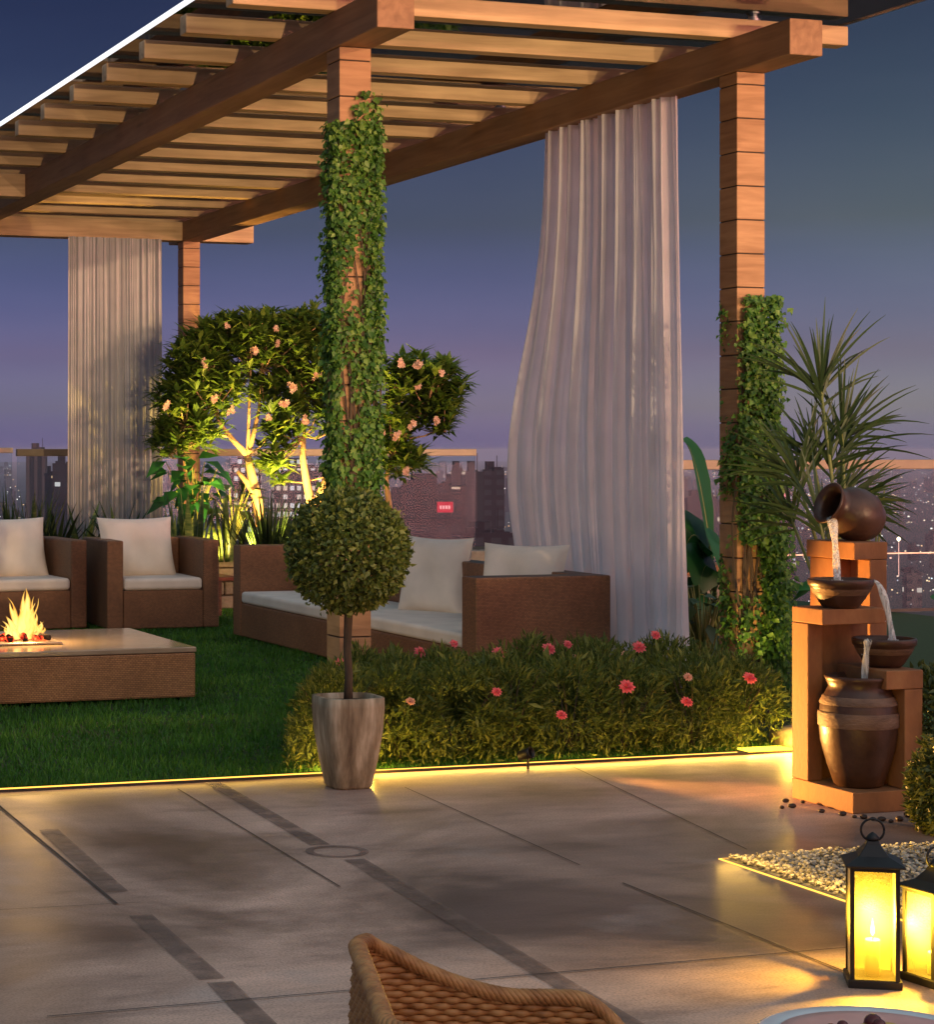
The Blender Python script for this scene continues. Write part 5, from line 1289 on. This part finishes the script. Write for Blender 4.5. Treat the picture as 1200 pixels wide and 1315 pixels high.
strip_lamp(led2, (4.65, GY + .03, .024), (0, .55, 1), 2.0, 2.2)
strip_lamp(led2, (3.62, GY + .03, .024), (0, .55, 1), .45, 3)
ge = thing('gravel_edge_light', 'thin warm light strip along the edge of the gravel bed', 'strip light', (4.12, 5.8, 0))
MB().box(GXE - .010, GXE - .002, 5.0, GYE, .0, .003).build('diffuser', M['led'], ge, world=True)
MB().box(GXE - .010, 5.6, GYE + .002, GYE + .010, .0, .003).build('diffuser', M['led'], ge, world=True)
strip_lamp(ge, (GXE + .004, 5.75, .05), (1, 0, -.12), 1.5, 3.2, along='Y'); strip_lamp(ge, (4.8, GYE - .004, .05), (0, -1, -.12), 1.4, 2.2)
for par_, lc_, en_ in GLAMPS: lamp('ground_lamp', 'POINT', lc_, en_, (1, .58, .08), par_, .02)
def spot(label, loc, target, energy, angle=70, col=(1, .62, .16), size=.02):
    t = thing('garden_spotlight', label, 'garden light', loc); loc = Vector(loc); d = (Vector(target) - loc).normalized()
    Mx = Matrix.Translation(Vector((0, 0, .07))) @ d.to_track_quat('Z', 'Y').to_matrix().to_4x4()
    MB().lathe([(.012, -.05), (.022, -.045), (.024, .0), (.027, .02), (.024, .02), (.02, .004)], 18, Mx).build('lamp_body', M['black_iron'], t, smooth=True)
    MB().tube([(0, 0, 0), (0, 0, .06)], .006, 6).build('spike', M['black_iron'], t)
    lamp('spot_light', 'SPOT', loc + Vector((0, 0, .07)) + d * .05, energy, col, t, size, target, angle)
    return t
spot('small spotlight in the bed lighting the left forked trunk', Tp(322, 18.75), T(318, 540), 420, 110)
spot('small spotlight in the bed lighting the middle tree', Tp(380, 18.75), T(380, 520), 620, 110)
spot('added spotlight hidden in the bed to brighten the snake plants', Tp(270, 18.35), Tp(285, 19.0) + Vector((0, 0, .3)), 26, 90)  # lamp added to brighten the snake plants
spot('small spotlight at the hedge foot aimed at the fountain', (4.45, 8.62, 0), (5.2, 7.45, .5), 560, 60, (1, .46, .10))
spot('added spotlight at the foot of the right ivy post', (6.35, 9.60, .0), (6.52, 10.0, 1.3), 30, 90, (1, .66, .22))  # lamp added to brighten the ivy and the post

for k, (fx, tx, ty, tz, ca, fe) in enumerate(((6.6, 5.9, 12.0, 4.0, 15, 3500), (3.4, 4.2, 14.5, 3.3, 19, 5200), (5.2, 6.3, 11.2, 2.7, 12, 5200))):  # flood lamps added behind the viewer to brighten rafters, posts and curtain
    loc = Vector((fx, -6.48, 1.5)); tgt = Vector((tx, ty, tz)); d = (tgt - loc).normalized()
    t = thing('added_flood_lamp', ('added unseen flood lamp aimed at the right pergola beam', 'added unseen flood lamp aimed at the left pergola beam', 'added unseen flood lamp aimed at the long pale curtain')[k], 'flood lamp', loc)
    Mx = d.to_track_quat('Z', 'Y').to_matrix().to_4x4()
    MB().lathe([(.03, -.10), (.06, -.08), (.065, .02), (.075, .03), (.068, .03), (.06, .0)], 24, Mx).build('lamp_body', M['black_iron'], t, smooth=True)
    MB().box(-.012, .012, -.12, -.02, -.012, .012).build('bracket', M['black_iron'], t)
    lamp('added_flood_light', 'SPOT', loc + d * .06, fe, (1, .70, .40), t, .05, tgt, ca, .75)

# ------------------------------------------------------------------ haze
HAZE = 1
if HAZE:
    m, nt, out = newmat('haze_air'); pv = N(nt, 'ShaderNodeVolumePrincipled'); pv.inputs['Color'].default_value = (.62, .64, .86, 1); pv.inputs['Density'].default_value = .00014; pv.inputs['Anisotropy'].default_value = 0
    L(nt, pv.outputs[0], out.inputs['Volume'])
    mb = MB(); mb.box(-7100, 9600, -300, 11100, ZG - 3, 6.5); o = mb.build('haze', m); tag(o, 'evening haze over the city', 'haze', kind='stuff')

# ------------------------------------------------------------------ sky and sun
SUN_EL, SUN_AZ = math.radians(4.6), math.atan2(.34, -1.0)       # direction to the sun: behind the viewer, a little right
SD = Vector((math.sin(SUN_AZ) * math.cos(SUN_EL), math.cos(SUN_AZ) * math.cos(SUN_EL), math.sin(SUN_EL)))
w = bpy.data.worlds.new('World'); SC.world = w; w.use_nodes = True; nt = w.node_tree; nt.nodes.clear()
out = N(nt, 'ShaderNodeOutputWorld'); bg = N(nt, 'ShaderNodeBackground'); L(nt, bg.outputs[0], out.inputs[0])
sky = N(nt, 'ShaderNodeTexSky'); sky.sky_type = 'NISHITA'; sky.sun_disc = False; sky.sun_elevation = SUN_EL; sky.sun_rotation = SUN_AZ
sky.air_density = 1.0; sky.dust_density = 1.0; sky.ozone_density = 4.0; sky.altitude = 60
tc = N(nt, 'ShaderNodeTexCoord'); sp = N(nt, 'ShaderNodeSeparateXYZ'); L(nt, tc.outputs['Generated'], sp.inputs[0])
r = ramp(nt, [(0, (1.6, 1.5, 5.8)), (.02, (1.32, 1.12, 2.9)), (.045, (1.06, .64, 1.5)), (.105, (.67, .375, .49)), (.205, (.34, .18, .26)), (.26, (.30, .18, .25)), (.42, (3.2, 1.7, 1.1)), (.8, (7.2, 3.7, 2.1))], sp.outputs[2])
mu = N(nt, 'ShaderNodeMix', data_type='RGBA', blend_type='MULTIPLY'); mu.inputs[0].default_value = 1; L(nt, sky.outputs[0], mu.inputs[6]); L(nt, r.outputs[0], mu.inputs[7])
# afterglow: the sky is brightest and warmest on the side where the sun goes down
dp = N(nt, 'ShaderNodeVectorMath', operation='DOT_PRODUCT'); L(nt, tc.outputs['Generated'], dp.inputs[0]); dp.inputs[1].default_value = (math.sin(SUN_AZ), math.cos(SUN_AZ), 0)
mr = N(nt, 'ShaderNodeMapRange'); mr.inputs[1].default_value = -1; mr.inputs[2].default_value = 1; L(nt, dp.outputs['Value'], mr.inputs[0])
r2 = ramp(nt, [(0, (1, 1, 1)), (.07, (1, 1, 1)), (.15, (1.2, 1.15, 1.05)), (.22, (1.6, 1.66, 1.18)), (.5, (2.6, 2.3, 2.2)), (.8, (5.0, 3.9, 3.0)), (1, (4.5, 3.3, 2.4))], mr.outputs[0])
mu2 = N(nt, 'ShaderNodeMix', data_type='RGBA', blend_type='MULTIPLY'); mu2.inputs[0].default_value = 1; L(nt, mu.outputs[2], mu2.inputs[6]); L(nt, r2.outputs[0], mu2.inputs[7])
cn = N(nt, 'ShaderNodeTexNoise'); cn.inputs['Scale'].default_value = 3.2; cn.inputs['Detail'].default_value = 6; cm_ = N(nt, 'ShaderNodeMapping'); cm_.inputs['Scale'].default_value = (1, 1, 4.5); L(nt, tc.outputs['Generated'], cm_.inputs[0]); L(nt, cm_.outputs[0], cn.inputs['Vector'])
cr_ = ramp(nt, [(.35, (.90, .91, .94)), (.5, (1, 1, 1)), (.70, (1.20, 1.13, 1.10))], cn.outputs[0])
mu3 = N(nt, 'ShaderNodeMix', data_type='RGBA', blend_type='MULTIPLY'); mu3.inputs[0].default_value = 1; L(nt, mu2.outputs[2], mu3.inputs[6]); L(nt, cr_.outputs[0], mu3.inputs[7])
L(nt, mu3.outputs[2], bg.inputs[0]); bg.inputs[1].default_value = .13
sun = bpy.data.lights.new('sun', 'SUN'); sun.energy = 1.6; sun.angle = math.radians(1.2); sun.color = (1, .62, .33)
so_ = bpy.data.objects.new('sun', sun); link(so_); so_.rotation_euler = SD.to_track_quat('Z', 'Y').to_euler()

# ------------------------------------------------------------------ camera and render
cam = bpy.data.cameras.new('camera'); co_ = bpy.data.objects.new('camera', cam); link(co_); SC.camera = co_
co_.location = (0, 0, H); co_.rotation_euler = (PI / 2, 0, -TH)
cam.sensor_fit = 'VERTICAL'; cam.sensor_height = 36; cam.sensor_width = 36; cam.lens = FPX / 1315 * 36
cam.shift_x = (600 - PCX) / 1315; cam.shift_y = -(657.5 - PCY) / 1315
cam.clip_start = .05; cam.clip_end = 30000
SC.view_settings.view_transform = 'Standard'; SC.view_settings.look = 'None'; SC.view_settings.gamma = 1; SC.view_settings.exposure = 0
SC.render.engine = 'CYCLES'
cy = SC.cycles
cy.use_denoising = True; cy.max_bounces = 8; cy.transparent_max_bounces = 16; cy.volume_bounces = 0; cy.sample_clamp_indirect = 4; cy.caustics_reflective = False; cy.caustics_refractive = False
